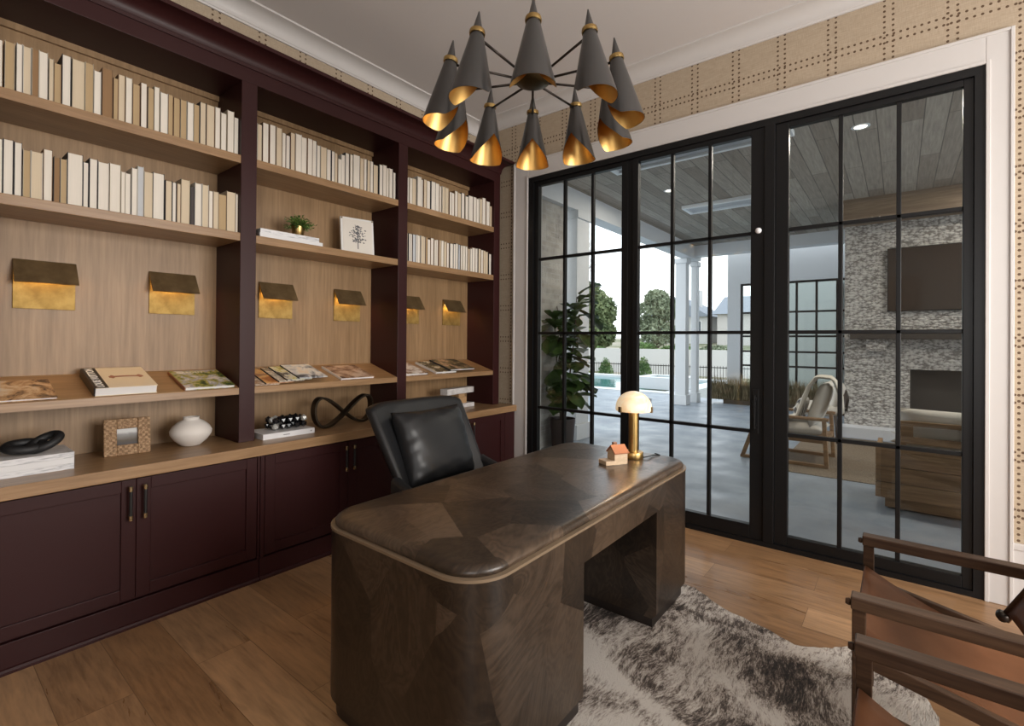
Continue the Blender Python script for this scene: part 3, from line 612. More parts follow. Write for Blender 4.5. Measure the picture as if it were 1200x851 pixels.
for k in range(110):
    a = rnd.uniform(0, 2*PI); ln = rnd.uniform(.06, .14); el = rnd.uniform(.15, 1.4); p0 = Vector((-3.41, 1.80, zp+.07))
    d = Vector((math.cos(a)*math.cos(el), math.sin(a)*math.cos(el), math.sin(el)))
    pts = [p0+d*ln*u+Vector((0, 0, -.03*u*u)) for u in (0, .4, .75, 1)]
    tube(bm, pts, .0012, 4)
    for u in range(14):
        uu = .25+.75*u/13; q = p0+d*ln*uu+Vector((0, 0, -.03*uu*uu)); s = Vector((rnd.uniform(-1, 1), rnd.uniform(-1, 1), rnd.uniform(-.3, .8))).normalized()
        w = s.cross(d).normalized()*.0045; e = q+s*.017
        bm.faces.new([bm.verts.new(v) for v in (q, q+s*.006+w, e, q+s*.006-w)])
put('foliage', bm, LEAF, t_)
# tree print in a clear acrylic block frame
fm = Matrix.Translation((-3.42, 2.31, zs)) @ Matrix.Rotation(math.radians(-14), 4, 'Z') @ Matrix.Rotation(math.radians(-7), 4, 'Y')
t_ = thing('framed_drawing', 'clear acrylic frame with an ink drawing of a tree, standing on the middle shelf', 'picture frame', (-3.42, 2.31, zs))
put('acrylic_panel', xform(B(-.03, 0, -.135, .135, .003, .315, .002), fm), mat('frosted_acrylic', (.72, .71, .69), .12), t_)
put('paper_sheet', xform(B(0.0005, .002, -.118, .118, .012, .30), fm), mat('ivory_paper', (.66, .62, .56), .6), t_)
bm = new(); rnd = random.Random(11)
prism(bm, [(-.004, .06), (.004, .06), (.002, .25), (-.002, .25)], 'x', .0022, .0032)
for k in range(130):
    zz = rnd.uniform(.11, .255); ww = .055*(1-((zz-.17)/.11)**2 if zz > .17 else 1); ca = rnd.gauss(0, .5)*ww; r_ = rnd.uniform(.003, .010)
    prism(bm, [(ca+r_*math.cos(q*1.05+rnd.random()*.5), zz+r_*.6*math.sin(q*1.05)) for q in range(6)], 'x', .0022, .0030+rnd.uniform(0, .0006))
put('tree_drawing', xform(bm, fm), mat('grey_ink_drawing', (.11, .11, .12), .7), t_)
bm = new()
for yy in (-.125, .125): tube(bm, [fm @ Vector((-.033, yy, .305)), fm @ Vector((.006, yy, .305))], .006, 10)
put('corner_screw', bm, BRASSD, t_)

# ================================================================== DESK
dx0, dx1, dy0, dy1, dz, rr = -1.87, -.985, 1.075, 3.03, .752, .16
D = thing('desk', 'large dark walnut desk in patchwork veneer with rounded corners and padded-edge top', 'desk', (-1.43, 2.05, 0))
def half_outline(side, inset=0, x0=dx0, x1=dx1):
    o = rrect(x0+inset, x1-inset, dy0+inset, dy1-inset, rr-inset*.5, 12)
    return o
full = rrect(dx0, dx1, dy0, dy1, rr, 12)
def slab(poly, z0, z1): return prism(new(), poly, 'z', z0, z1)
def clip(poly, lo, hi):
    out = []
    for (ax, ay), (bx, by) in zip(poly, poly[1:]+poly[:1]):
        if lo <= ay <= hi: out.append((ax, ay))
        for lim in (lo, hi):
            if (ay-lim)*(by-lim) < 0:
                s = (lim-ay)/(by-ay); out.append((ax+(bx-ax)*s, lim))
    return out
def chamfered(poly, z0, z1, ch):   # bottom edge turned in towards the toe-kick
    bm = new(); cx = sum(p[0] for p in poly)/len(poly); cy = sum(p[1] for p in poly)/len(poly)
    low = []
    for x, y in poly:
        low.append((x-ch*(1 if x > cx else -1) if abs(x-cx) > .25 else x, y))
    return None
for lo, hi in ((dy0-.01, 1.715), (2.463, dy1+.01)):
    po = clip(full, lo, hi); near = lo < 1.5
    zf, zt = .05, .612
    bm = new(); ins = .022
    low = []
    for x, y in po:   # pull the outer sides in at the foot, the inner (knee-hole) side stays flush
        vx = Vector((x, y)); tx = min(max(x, dx0+.14), dx1-.14); ty = (max(y, dy0+.14) if near else min(y, dy1-.14))
        dvec = Vector((tx-x, ty-y)); low.append((x, y) if dvec.length < 1e-4 else tuple(vx+dvec.normalized()*min(ins, dvec.length)))
    A = [bm.verts.new((x, y, zt)) for x, y in po]; Bv = [bm.verts.new((x, y, zf+.028)) for x, y in po]; Cv = [bm.verts.new((x, y, zf)) for x, y in low]; k = len(po)
    for P, Q in ((A, Bv), (Bv, Cv)):
        for i in range(k): bm.faces.new((P[i], P[(i+1) % k], Q[(i+1) % k], Q[i]))
    bm.faces.new(A); bm.faces.new(Cv)
    put('pedestal', bm, VENEER, D, auto=35)
    bm = prism(new(), low, 'z', 0.0065, zf); put('plinth', bm, mat('black_brown_plinth', (.016, .011, .009), .4), D, auto=35)
bm = slab(full, .612, dz-.008)
put('apron', bm, VENEER, D, auto=35)
put('edge_band', slab(rrect(dx0-.004, dx1+.004, dy0-.004, dy1+.004, rr+.004, 12), dz-.008, dz+.002), mat('tan_edge_band', (.20, .145, .095), .35), D, auto=35, label='tan edge band round the top')
bm = new(); rows = []
for ins, z in ((.016, dz+.002), (.013, dz+.008), (.013, dz+.016), (.018, dz+.024), (.028, dz+.031), (.042, dz+.0345), (.06, dz+.0355)):
    rows.append([bm.verts.new((x, y, z)) for x, y in rrect(dx0+ins, dx1-ins, dy0+ins, dy1-ins, max(.05, rr-ins), 12)])
for a, b in zip(rows, rows[1:]):
    k = len(a)
    for i in range(k): bm.faces.new((a[i], a[(i+1) % k], b[(i+1) % k], b[i]))
bm.faces.new(rows[-1]); bm.faces.new(rows[0][::-1])
put('desk_top', bm, VENT, D, auto=35)
DT = dz+.0358
# table lamp
lx, ly = -1.27, 2.80
t_ = thing('table_lamp', 'lit brass table lamp with an alabaster dome shade at the far end of the desk', 'lamp', (lx, ly, DT))
BR2 = mat('satin_brass', (.50, .34, .13), .34, 1)
put('base', lathe(new(), [(0, 0), (.057, 0), (.059, .003), (.059, .038), (.057, .041), (0, .041)], (lx, ly, DT), 40), BR2, t_, auto=40)
put('stem', lathe(new(), [(.029, .041), (.029, .30), (0, .30)], (lx, ly, DT), 32), BR2, t_, auto=40)
ALB = bpy.data.materials.new('alabaster_glow'); ALB.use_nodes = True; t = NT(ALB); t.b.inputs['Roughness'].default_value = .3
al = t.ramp(t.noise(t.coord(), 9, 4, .6, 1.), (.3, (.72, .40, .15)), (.45, (.85, .62, .36)), (.62, (.9, .78, .58)))
t.color(al); t.l.new(al, t.b.inputs['Emission Color']); t.b.inputs['Emission Strength'].default_value = .40
dome = []
for i in range(15):
    a = i/14*PI/2; dome.append((.108*math.cos(a)+.0, .288+.018+.102*math.sin(a)))
dome = [(.094, .288), (.105, .288), (.108, .294)]+dome[:-1]+[(0, dome[-1][1])]
inner = [(0, .395)]+[(.098*math.sin(i/10*PI/2), .290+.10*math.cos(i/10*PI/2)) for i in range(1, 11)]
put('shade', lathe(new(), inner+dome[1:], (lx, ly, DT), 48), ALB, t_, auto=50)
for a in (-1.95, .15, 2.25):
    px_, py_ = lx+.1085*math.cos(a), ly+.1085*math.sin(a)
    bm = xform(B(-.006, .006, -.012, .012, 0, .034, .002), Matrix.Translation((px_, py_, DT+.284)) @ Matrix.Rotation(a, 4, 'Z')); put('shade_clip', bm, BRASSD, t_)
put('cord', tube(new(), [(lx+.055, ly+.02, DT+.008), (lx+.08, ly+.06, DT+.012), (lx+.07, ly+.12, DT+.006), (lx+.10, ly+.165, DT+.004), (lx+.06, ly+.19, DT+.003)], .0032, 8), BLACKM, t_, smooth=True)
pl = bpy.data.lights.new('lamp_glow', 'POINT'); pl.energy = 1.6; pl.color = (1, .7, .4); pl.shadow_soft_size = .03
link(bpy.data.objects.new('lamp_glow', pl), t_, (lx, ly, DT+.335))
# small wooden house
hx_, hy_ = -1.29, 2.625
m = Matrix.Translation((hx_, hy_, DT)) @ Matrix.Rotation(math.radians(-30), 4, 'Z') @ Matrix.Scale(1.2, 4)
t_ = thing('toy_house', 'small pale wooden house with a terracotta roof on the desk beside the lamp', 'ornament', (hx_, hy_, DT))
PALE = wood('pale_beech', (.50, .36, .23), (.66, .50, .34), 'y', .5)
bm = prism(new(), [(-.032, 0), (.032, 0), (.032, .052), (0, .078), (-.032, .052)], 'y', -.036, .036)
put('body', xform(bm, m), PALE, t_)
bm = new(); prism(bm, [(.036, .050), (.038, .056), (0, .090), (-.038, .056), (-.036, .050), (0, .0795)], 'y', -.040, .040)
put('roof', xform(bm, m), mat('terracotta_wood', (.42, .17, .09), .5), t_)
put('porch_step', xform(B(-.034, .034, -.085, -.0365, 0, .020, .002), m), PALE, t_)
put('chimney', xform(B(-.026, -.010, -.015, .005, .064, .098, .001), m), mat('brown_block', (.22, .10, .05), .5), t_)

# ================================================================== BLACK DESK CHAIR
ch = thing('desk_chair', 'black leather swivel desk chair with a loose back cushion, tucked behind the desk', 'chair', (-2.25, 2.23, 0))
def shell(bm, th):
    N, K = 22, 26
    def P(s, v, off):
        # s: 0 bottom of the back .. 1 top ; v: -1..1 across
        zc = .40+.69*s; xc = -2.33-.30*s**1.1; w = .335+.085*s-.02*s*s
        wing = .15*(1-.62*s)
        x = xc+wing*abs(v)**3+off; y = 2.245+w*v*(1-.0*abs(v))
        z = zc-.030*s*abs(v)**6
        return Vector((x, y, z))
    fr_ = [[bm.verts.new(P(i/N, -1+2*j/K, 0)) for j in range(K+1)] for i in range(N+1)]
    bk_ = [[bm.verts.new(P(i/N, -1+2*j/K, -th)+Vector((0, (-1+2*j/K)*.02, 0))) for j in range(K+1)] for i in range(N+1)]
    for i in range(N):
        for j in range(K):
            bm.faces.new((fr_[i][j], fr_[i][j+1], fr_[i+1][j+1], fr_[i+1][j])); bm.faces.new((bk_[i][j], bk_[i+1][j], bk_[i+1][j+1], bk_[i][j+1]))
    for i in range(N):
        bm.faces.new((fr_[i][0], fr_[i+1][0], bk_[i+1][0], bk_[i][0])); bm.faces.new((fr_[i][K], bk_[i][K], bk_[i+1][K], fr_[i+1][K]))
    for j in range(K):
        bm.faces.new((fr_[0][j], bk_[0][j], bk_[0][j+1], fr_[0][j+1])); bm.faces.new((fr_[N][j], fr_[N][j+1], bk_[N][j+1], bk_[N][j]))
    return bm
o = put('backrest', shell(new(), .075), LEATHER, ch, smooth=True)
md = o.modifiers.new('b', 'BEVEL'); md.width = .028; md.segments = 4; md.limit_method = 'ANGLE'; md.angle_limit = math.radians(50)
o = put('seat', B(-2.40, -1.905, 1.93, 2.56, .37, .47, .035, 4), LEATHER, ch, smooth=True)
o = put('seat_cushion', xform(pillow(.52, .60, .13, 20, 5), Matrix.Translation((-2.13, 2.245, .495))), LEATHER, ch, smooth=True)
for s in (-1, 1):   # low sloping arms that grow out of the back
    bm = new(); pts = []
    for u in range(11):
        f_ = u/10; x = -2.36+.455*f_; zt = .675-.085*f_-.02*math.sin(f_*PI); hw = .036; y = 2.245+s*(.38+.012*math.sin(f_*PI))
        pts.append([bm.verts.new((x, y+dy_*hw, z_)) for dy_, z_ in ((-1, .35), (1, .35), (1, zt-.02), (.6, zt), (-.6, zt), (-1, zt-.02))])
    for a, b in zip(pts, pts[1:]):
        for j in range(6): bm.faces.new((a[j], a[(j+1) % 6], b[(j+1) % 6], b[j]))
    bm.faces.new(pts[0]); bm.faces.new(pts[-1][::-1])
    put('armrest', bm, LEATHER, ch, auto=60)
cm = frame_mat((-2.445, 2.255, .80), (0, 1, 0), (-.36, 0, .93), (.93, 0, .36))
put('back_cushion', xform(pillow(.60, .50, .20, 30, 4.5, .006, 4), cm), LEATHER, ch, smooth=True)
STL = mat('dark_chrome', (.08, .08, .085), .25, 1)
put('swivel_post', lathe(new(), [(0, .08), (.04, .08), (.032, .12), (.026, .30), (.09, .355), (.09, .37), (0, .37)], (-2.16, 2.245, 0), 24), STL, ch, auto=40)
for k in range(5):
    a = 2*PI*k/5+.3; e = (-2.17+.245*math.cos(a), 2.245+.245*math.sin(a))
    put('base_arm', tube(new(), [(-2.16, 2.245, .10), (-2.16+.15*math.cos(a), 2.245+.15*math.sin(a), .09), (e[0], e[1], .065)], [.022, .018, .014], 10), STL, ch, smooth=True)
    bm = new(); xform(lathe(bm, [(0, -.018), (.022, -.018), (.028, -.01), (.028, .01), (.022, .018), (0, .018)], seg=18), frame_mat((e[0], e[1], .029), (0, 0, 1), (math.cos(a), math.sin(a), 0), (-math.sin(a), math.cos(a), 0)))
    put('caster', bm, BLACKM, ch, smooth=True)

# ================================================================== COWHIDE RUG
HIDE = mat('brindle_cowhide', (.5, .46, .42), .75); t = NT(HIDE)
c = t.coord((1, 1, 1)); wnode = t.node('VectorMath', operation='MULTIPLY_ADD')
nw = t.node('TexNoise'); t.l.new(c, nw.inputs['Vector']); nw.inputs['Scale'].default_value = 1.7; nw.inputs['Detail'].default_value = 2
t.l.new(nw.outputs['Color'], wnode.inputs[0]); wnode.inputs[1].default_value = (.24, .24, 0); t.l.new(c, wnode.inputs[2])
mpp = t.node('Mapping'); mpp.inputs['Rotation'].default_value = (0, 0, math.radians(52)); mpp.inputs['Scale'].default_value = (1, .26, 1); t.l.new(wnode.outputs[0], mpp.inputs[0])
s1 = t.noise(mpp.outputs[0], 52, 6, .8, .3); s2 = t.noise(wnode.outputs[0], 2.6, 3, .5); s3 = t.noise(mpp.outputs[0], 230, 2, .6)
sx = t.node('SeparateXYZ'); t.l.new(wnode.outputs[0], sx.inputs[0])   # object coordinates are relative to (-.7, 2)
dl = t.math('ADD', t.math('MULTIPLY', t.math('ADD', sx.outputs[0], .12), .32), t.math('MULTIPLY', t.math('SUBTRACT', sx.outputs[1], .12), .95))
ridge = t.math('MULTIPLY', t.math('POWER', 2.718, t.math('MULTIPLY', t.math('MULTIPLY', dl, dl), -450.)), .16)
f = t.math('ADD', ridge, t.math('ADD', t.math('MULTIPLY', s1, .62), t.math('ADD', t.math('MULTIPLY', s2, .75), t.math('MULTIPLY', s3, .22))))
t.color(t.ramp(f, (.66, (.016, .012, .011)), (.73, (.11, .085, .07)), (.79, (.40, .35, .31)), (.86, (.64, .60, .55))))
t.bump(t.math('ADD', s1, s3), .6, .01)
ol = [(-1.9, 2.55), (-1.62, 2.9), (-1.3, 2.97), (-1.03, 3.02), (-.95, 3.01), (-.76, 2.895), (-.53, 2.825), (-.40, 2.775), (-.28, 2.84), (-.18, 2.93), (-.05, 3.0), (.06, 2.99), (.10, 2.90), (.09, 2.75), (.13, 2.55), (.10, 2.3), (.02, 2.05), (-.02, 1.8), (.05, 1.5), (.0, 1.2), (-.2, 1.02), (-.45, .98), (-.7, .9), (-1.0, .96), (-1.35, 1.15), (-1.7, 1.45), (-1.85, 1.8), (-1.8, 2.2)]
sm = []
for i in range(len(ol)):
    p0, p1, p2, p3 = (Vector((*ol[(i+k) % len(ol)], 0)) for k in (-1, 0, 1, 2))
    for u in (0, .2, .4, .6, .8):
        q = .5*((2*p1)+(p2-p0)*u+(2*p0-5*p1+4*p2-p3)*u*u+(3*p1-p0-3*p2+p3)*u**3)
        sm.append((q.x+random.uniform(-.006, .006), q.y+random.uniform(-.006, .006)))
tag(put('cowhide_rug', prism(new(), sm, 'z', .0005, .006), HIDE, None, at=(-.7, 2., .0005)), 'grey and white brindle cowhide rug spread on the floor under the desk', 'rug')

# ================================================================== CHANDELIER
cx, cy, zr = -1.50, 2.05, 2.885
CH = thing('chandelier', 'ten-cone chandelier in gunmetal with gold linings hanging over the desk', 'chandelier', (cx, cy, ZC))
put('canopy', lathe(new(), [(0, 0), (.075, 0), (.075, -.012), (.06, -.03), (.012, -.034), (0, -.034)], (cx, cy, ZC), 32), BRASSD, CH, auto=40)
put('stem', tube(new(), [(cx, cy, ZC-.03), (cx, cy, 2.87)], .009, 12), BRASSD, CH, smooth=True)
put('hub', lathe(new(), [(0, .055), (.03, .055), (.05, .04), (.088, .022), (.092, .012), (.088, .0), (.05, -.016), (0, -.02)], (cx, cy, 2.845), 40), HUBM, CH, auto=50)
Rr = .43
a0 = math.atan2(-cy, -cx)
for k in range(10):
    a = a0+2*PI*k/10; ud = Vector((math.cos(a), math.sin(a), 0)); tdn = Vector((-math.sin(a), math.cos(a), 0))
    tilt = math.radians(6.5)
    ax = (Vector((0, 0, 1))*math.cos(tilt)-ud*math.sin(tilt)).normalized(); inn = (-ud*math.cos(tilt)-Vector((0, 0, 1))*math.sin(tilt)).normalized()
    base = Vector((cx, cy, zr))+ud*(Rr-.0)
    mm = frame_mat(base, inn, ax.cross(inn), ax)       # local +x points to the middle of the ring
    hub_pt = Vector((cx, cy, 2.852))+ud*.085; end = base+inn*.030-Vector((0, 0, .012))
    put('arm', tube(new(), [hub_pt, end], .0062, 10), ARM, CH, smooth=True)
    def cone(r0, r1, h, notch, off):
        bm = new(); NA, NT_ = 56, 14; g = []
        for i in range(NA):
            fi = 2*PI*i/NA; d = abs((fi+PI) % (2*PI)-PI)
            zb_ = -h+notch*max(0, 1-d/math.radians(92))
            col_ = []
            for j in range(NT_+1):
                z = zb_*j/NT_; r_ = r0+(r1-r0)*(-z/h)+off; col_.append(bm.verts.new(mm @ Vector((r_*math.cos(fi), r_*math.sin(fi), z))))
            g.append(col_)
        for i in range(NA):
            for j in range(NT_): bm.faces.new((g[i][j], g[(i+1) % NA][j], g[(i+1) % NA][j+1], g[i][j+1]))
        return bm
    sh = put('shade', cone(.028, .101, .315, .150, 0), GUN, CH, smooth=True)
    put('lining', cone(.028, .101, .315, .150, -.0018), GOLD, sh, smooth=True, label='gold inner lining')
    put('collar', lathe(new(), [(.027, -.008), (.035, -.008), (.037, 0), (.035, .012), (.028, .014), (.0, .014)], seg=28, mat=mm), BRASS, sh, auto=40, label='brass collar')
    put('finial', lathe(new(), [(.0, .013), (.024, .013), (.0045, .10), (.003, .106), (0, .107)], seg=24, mat=mm), GUN, sh, auto=40)

# ================================================================== LEATHER SLING CHAIRS (lower right)
def sling_chair(y0, y1, lab, x0=-.125):
    x1, ha = x0+.675, .655
    t_ = thing('sling_armchair', lab, 'armchair', ((x0+x1)/2, (y0+y1)/2, 0), 'leather sling armchairs')
    for s, y in ((-1, y0), (1, y1)):
        put('armrest', B(x0, x1+.08, y-.029, y+.029, ha-.042, ha, .004), WALNUT, t_)
        put('leg', B(x0+.003, x0+.041, y-.019, y+.019, .007, ha-.042, .003), WALNUT, t_)
        put('leg', B(x1, x1+.038, y-.019, y+.019, .0005, ha-.042, .003), WALNUT, t_)
        put('side_rail', xform(B(-.36, .36, -.014, .014, -.022, .022, .003), Matrix.Translation(((x0+x1)/2+.02, y-s*.001, .385)) @ Matrix.Rotation(.20, 4, 'Y')), WALNUT, t_)
        bm = lathe(new(), [(0, -.01), (.009, -.01), (.012, .0), (.009, .008), (0, .008)], seg=16, mat=frame_mat((x0-.006, y, ha-.03), (0, 1, 0), (0, 0, 1), (1, 0, 0))); put('knob', bm, WALNUT, t_, smooth=True)
    put('cross_rail', B(x0+.01, x0+.035, y0+.02, y1-.02, .40, .445, .003), WALNUT, t_); put('cross_rail', B(x1+.005, x1+.03, y0+.02, y1-.02, .24, .285, .003), WALNUT, t_)
    # sagging seat sling
    bm = new(); N, K = 20, 10; g = []; ya, yb = y0+.03, y1-.03
    for i in range(N+1):
        u = i/N; x = x0+.012+(x1-x0+.02)*u; z = .515-.16*u-.055*math.sin(u*PI)+.015*(1-u)**6
        g.append([])
        for j in range(K+1):
            v = j/K; g[-1].append(bm.verts.new((x, ya+(yb-ya)*v, z-.016*math.sin(v*PI)*math.sin(u*PI*.9+.2))))
    for i in range(N):
        for j in range(K): bm.faces.new((g[i][j], g[i+1][j], g[i+1][j+1], g[i][j+1]))
    o = put('seat_sling', bm, TAN, t_, smooth=True); md = o.modifiers.new('s', 'SOLIDIFY'); md.thickness = .008; md.offset = -1
    put('front_fold', B(x0+.004, x0+.044, ya, yb, .44, .512, .012, 3), TAN, t_, smooth=True)
    bm = new(); g = []
    for i in range(N+1):
        u = i/N; x = x0+.455+.26*u; z = .475+.50*u; g.append([])
        for j in range(K+1): v = j/K; g[-1].append(bm.verts.new((x+.03*math.sin(v*PI), ya+.01+(yb-ya-.02)*v, z)))
    for i in range(N):
        for j in range(K): bm.faces.new((g[i][j], g[i+1][j], g[i+1][j+1], g[i][j+1]))
    o = put('back_sling', bm, TAN, t_, smooth=True); md = o.modifiers.new('s', 'SOLIDIFY'); md.thickness = .01
    for y in (ya+.006, yb-.006):
        put('back_post', tube(new(), [(x0+.44, y, .45), (x0+.725, y, 1.0)], .016, 12), WALNUT, t_, smooth=True)
        bm = lathe(new(), [(0, -.02), (.016, -.02), (.019, 0), (.016, .02), (0, .02)], seg=14, mat=frame_mat((x0+.435, y, .462), (1, 0, 0), (0, 0, 1), (0, 1, 0))); put('pivot_knob', bm, ARM, t_, smooth=True)
    return t_
sling_chair(2.01, 2.665, 'cognac leather sling armchair with dark wood arms, the one nearer the glass doors')
sling_chair(1.065, 1.72, 'cognac leather sling armchair in the bottom right corner, farther from the glass doors', -.098)

# ================================================================== COVERED PATIO
CONC = mat('patio_concrete', (.42, .44, .47), .5); t = NT(CONC); c = t.coord(); t.color(t.ramp(t.noise(c, 1.6, 6, .6, .4), (.3, (.17, .205, .25)), (.7, (.27, .31, .36)))); t.roughness(t.ramp(t.noise(c, 2.4, 4), (.35, (.30,)*3), (.65, (.55,)*3)))
bm = B(-9, 7, YF+.2, 13.6, -.2, -.02); struct('patio_floor', bm, CONC)
PLK = mat('grey_washed_planks', (.3, .28, .25), .6); t = NT(PLK)
br = t.node('TexBrick'); mpb = t.coord((1, 1, 1), rot=(0, 0, PI/2)); t.l.new(mpb, br.inputs['Vector']); br.inputs['Scale'].default_value = 1; br.inputs['Brick Width'].default_value = 2.6; br.inputs['Row Height'].default_value = .19; br.inputs['Mortar Size'].default_value = .005
br.inputs['Color1'].default_value = (.24, .205, .165, 1); br.inputs['Color2'].default_value = (.40, .365, .31, 1); br.inputs['Mortar'].default_value = (.10, .09, .075, 1)
gr = t.noise(t.coord((1, .06, 1)), 40, 4, .6); t.color(t.mix(1., br.outputs[0], t.ramp(gr, (.3, (.65,)*3), (.7, (1.1,)*3)), 'MULTIPLY'))
struct('patio_ceiling', B(-4.25, 6, YF+.2, 12.6, 3.80, 3.95), PLK)
PTRIM = mat('exterior_trim_paint', (.66, .68, .70), .5)
bm = B(-4.12, -3.86, YF+.2, 12.4, 3.50, 3.80); box(bm, -3.86, 6, 11.9, 12.2, 3.55, 3.80); struct('patio_beam', bm, PTRIM)
struct('patio_wood_beam', B(-.75, 4, 9.5, 9.85, 3.43, 3.80), wood('brown_beam', (.13, .09, .06), (.26, .19, .13), 'x', .6))
bm = new(); 
for a in ((-3.9, -2.955, -.02, 3.8), (.398, 4.5, -.02, 3.8), (-2.955, .398, 3.145, 3.8)): box(bm, a[0], a[1], YF+.2, YF+.24, a[2], a[3])
struct('wall_exterior', bm, mat('exterior_siding', (.50, .49, .46), .7))
# brick pier
BRK = mat('whitewashed_brick', (.35, .33, .3), .8); t = NT(BRK); br = t.node('TexBrick'); 
t.l.new(t.coord((1, 1, 1), rot=(PI/2, 0, PI/2)), br.inputs['Vector'])
sp = t.node('SeparateXYZ'); tcn = t.node('TexCoord'); t.l.new(tcn.outputs['Object'], sp.inputs[0]); cb = t.node('CombineXYZ'); t.l.new(sp.outputs[1], cb.inputs[0]); t.l.new(sp.outputs[2], cb.inputs[1]); t.l.new(cb.outputs[0], br.inputs['Vector'])
br.inputs['Scale'].default_value = 1; br.inputs['Brick Width'].default_value = .23; br.inputs['Row Height'].default_value = .075; br.inputs['Mortar Size'].default_value = .008
br.inputs['Color1'].default_value = (.30, .275, .24, 1); br.inputs['Color2'].default_value = (.52, .48, .42, 1); br.inputs['Mortar'].default_value = (.45, .43, .40, 1)
t.color(t.mix(.5, br.outputs[0], t.ramp(t.noise(t.coord(), 5, 4), (.3, (.22, .20, .18)), (.7, (.60, .57, .53))))); t.bump(br.outputs['Fac'], -.5, .01)
struct('brick_wall', B(-4.2, -3.95, YF+.24, 6.2, -.02, 3.80), BRK)
def column(name, x0, x1, y0, y1, lab):
    t_ = thing(name, lab, 'column', ((x0+x1)/2, (y0+y1)/2, -.02), 'white porch columns'); e = .03
    put('shaft', B(x0+e, x1-e, y0+e, y1-e, .22, 3.50, .006), PTRIM, t_)
    put('base', B(x0, x1, y0, y1, -.02, .22, .008), PTRIM, t_); put('capital', B(x0, x1, y0, y1, 3.38, 3.50, .008), PTRIM, t_)
column('porch_column', -4.13, -3.83, 6.42, 6.86, 'white porch column right behind the fiddle leaf fig')
column('porch_column', -4.28, -3.97, 11.68, 11.98, 'square white porch column at the far corner of the patio, the front one of a pair')
column('porch_column', -4.13, -3.93, 12.35, 12.62, 'narrower white porch column at the far patio corner, the rear one of a pair')
# ceiling heaters and recessed lights
HT = mat('heater_white', (.75, .80, .85), .35)
for (x0, x1, y0, y1, lab) in ((-2.9, -1.55, 8.25, 8.7, 'white infrared strip heater on the plank ceiling, the farther one'), (-3.0, -.9, 5.7, 6.05, 'white infrared strip heater on the plank ceiling, nearest the glass doors')):
    t_ = thing('patio_heater', lab, 'heater', ((x0+x1)/2, (y0+y1)/2, 3.80), 'patio ceiling heaters')
    bm = new(); box(bm, x0, x1, y0, y0+.06, 3.74, 3.7995, .004); box(bm, x0, x1, y1-.06, y1, 3.74, 3.7995, .004); box(bm, x0, x0+.06, y0+.06, y1-.06, 3.74, 3.7995, .004); box(bm, x1-.06, x1, y0+.06, y1-.06, 3.74, 3.7995, .004)
    put('housing', bm, HT, t_)
    put('heating_panel', B(x0+.06, x1-.06, y0+.06, y1-.06, 3.77, 3.7995), mat('heater_grey', (.42, .46, .50), .4), t_)
CANL = bpy.data.materials.new('recessed_lamp'); CANL.use_nodes = True; bb = CANL.node_tree.nodes['Principled BSDF']; bb.inputs['Emission Color'].default_value = (1, .88, .7, 1); bb.inputs['Emission Strength'].default_value = 2.5
for x, y, lab in ((1.6, 6.35, 'added unseen downlight in the plank ceiling over the sofa end'), (1.2, 8.6, 'added unseen downlight in the plank ceiling close to the television'), (-.33, 6.35, 'lit recessed downlight in the plank ceiling seen through the right door'), (-2.75, 7.3, 'recessed downlight in the plank ceiling beside the farther heater')):  # first two are out of view, added as fill for the patio
    t_ = thing('recessed_light', lab, 'light', (x, y, 3.80))
    put('trim_ring', lathe(new(), [(.06, 0), (.085, 0), (.085, -.006), (.06, -.006), (.06, 0)], (x, y, 3.80), 28), HT, t_)
    pl = bpy.data.lights.new('downlight', 'AREA'); pl.shape = 'DISK'; pl.size = .12; pl.energy = 26; pl.color = (1, .9, .78); link(bpy.data.objects.new('downlight', pl), t_, (x, y, 3.785))
    put('lens', lathe(new(), [(0, -.004), (.06, -.004), (.06, 0), (0, 0)], (x, y, 3.80), 28), CANL, t_)
# stone fireplace wall
STONE = mat('stacked_white_stone', (.5, .48, .46), .85); t = NT(STONE)
sp = t.node('SeparateXYZ'); tcn = t.node('TexCoord'); t.l.new(tcn.outputs['Object'], sp.inputs[0]); cb = t.node('CombineXYZ'); t.l.new(t.math('ADD', sp.outputs[0], sp.outputs[1]), cb.inputs[0]); t.l.new(sp.outputs[2], cb.inputs[1])
wz_ = t.node('VectorMath', operation='MULTIPLY'); t.l.new(cb.outputs[0], wz_.inputs[0]); wz_.inputs[1].default_value = (17, 34, 1)
vo = t.node('TexVoronoi', distance='MANHATTAN'); t.l.new(wz_.outputs[0], vo.inputs['Vector']); vo.inputs['Scale'].default_value = 1.0; vo.inputs['Randomness'].default_value = .85
sc_ = t.node('SeparateColor'); t.l.new(vo.outputs['Color'], sc_.inputs[0]); n3 = t.noise(cb.outputs[0], 30, 4, .65)
hh = t.math('SUBTRACT', t.math('ADD', t.math('MULTIPLY', sc_.outputs[0], .45), t.math('MULTIPLY', n3, .8)), t.math('MULTIPLY', vo.outputs['Distance'], .55))
t.color(t.ramp(hh, (-.15, (.21, .195, .18)), (.14, (.40, .38, .36)), (.50, (.60, .575, .54)))); t.bump(hh, 1., .03)
FP = thing('outdoor_fireplace', 'white stacked-stone outdoor fireplace with a dark timber mantel on the patio', 'fireplace', (.9, 10., -.02))
bm = new(); fy = 9.85
box(bm, -.72, .13, fy, fy+.6, -.02, 3.43); box(bm, 1.35, 3.2, fy, fy+.6, -.02, 3.43); box(bm, .13, 1.35, fy, fy+.6, 1.09, 3.43); box(bm, .13, 1.35, fy, fy+.6, -.02, .33)
put('stone_face', bm, STONE, FP)
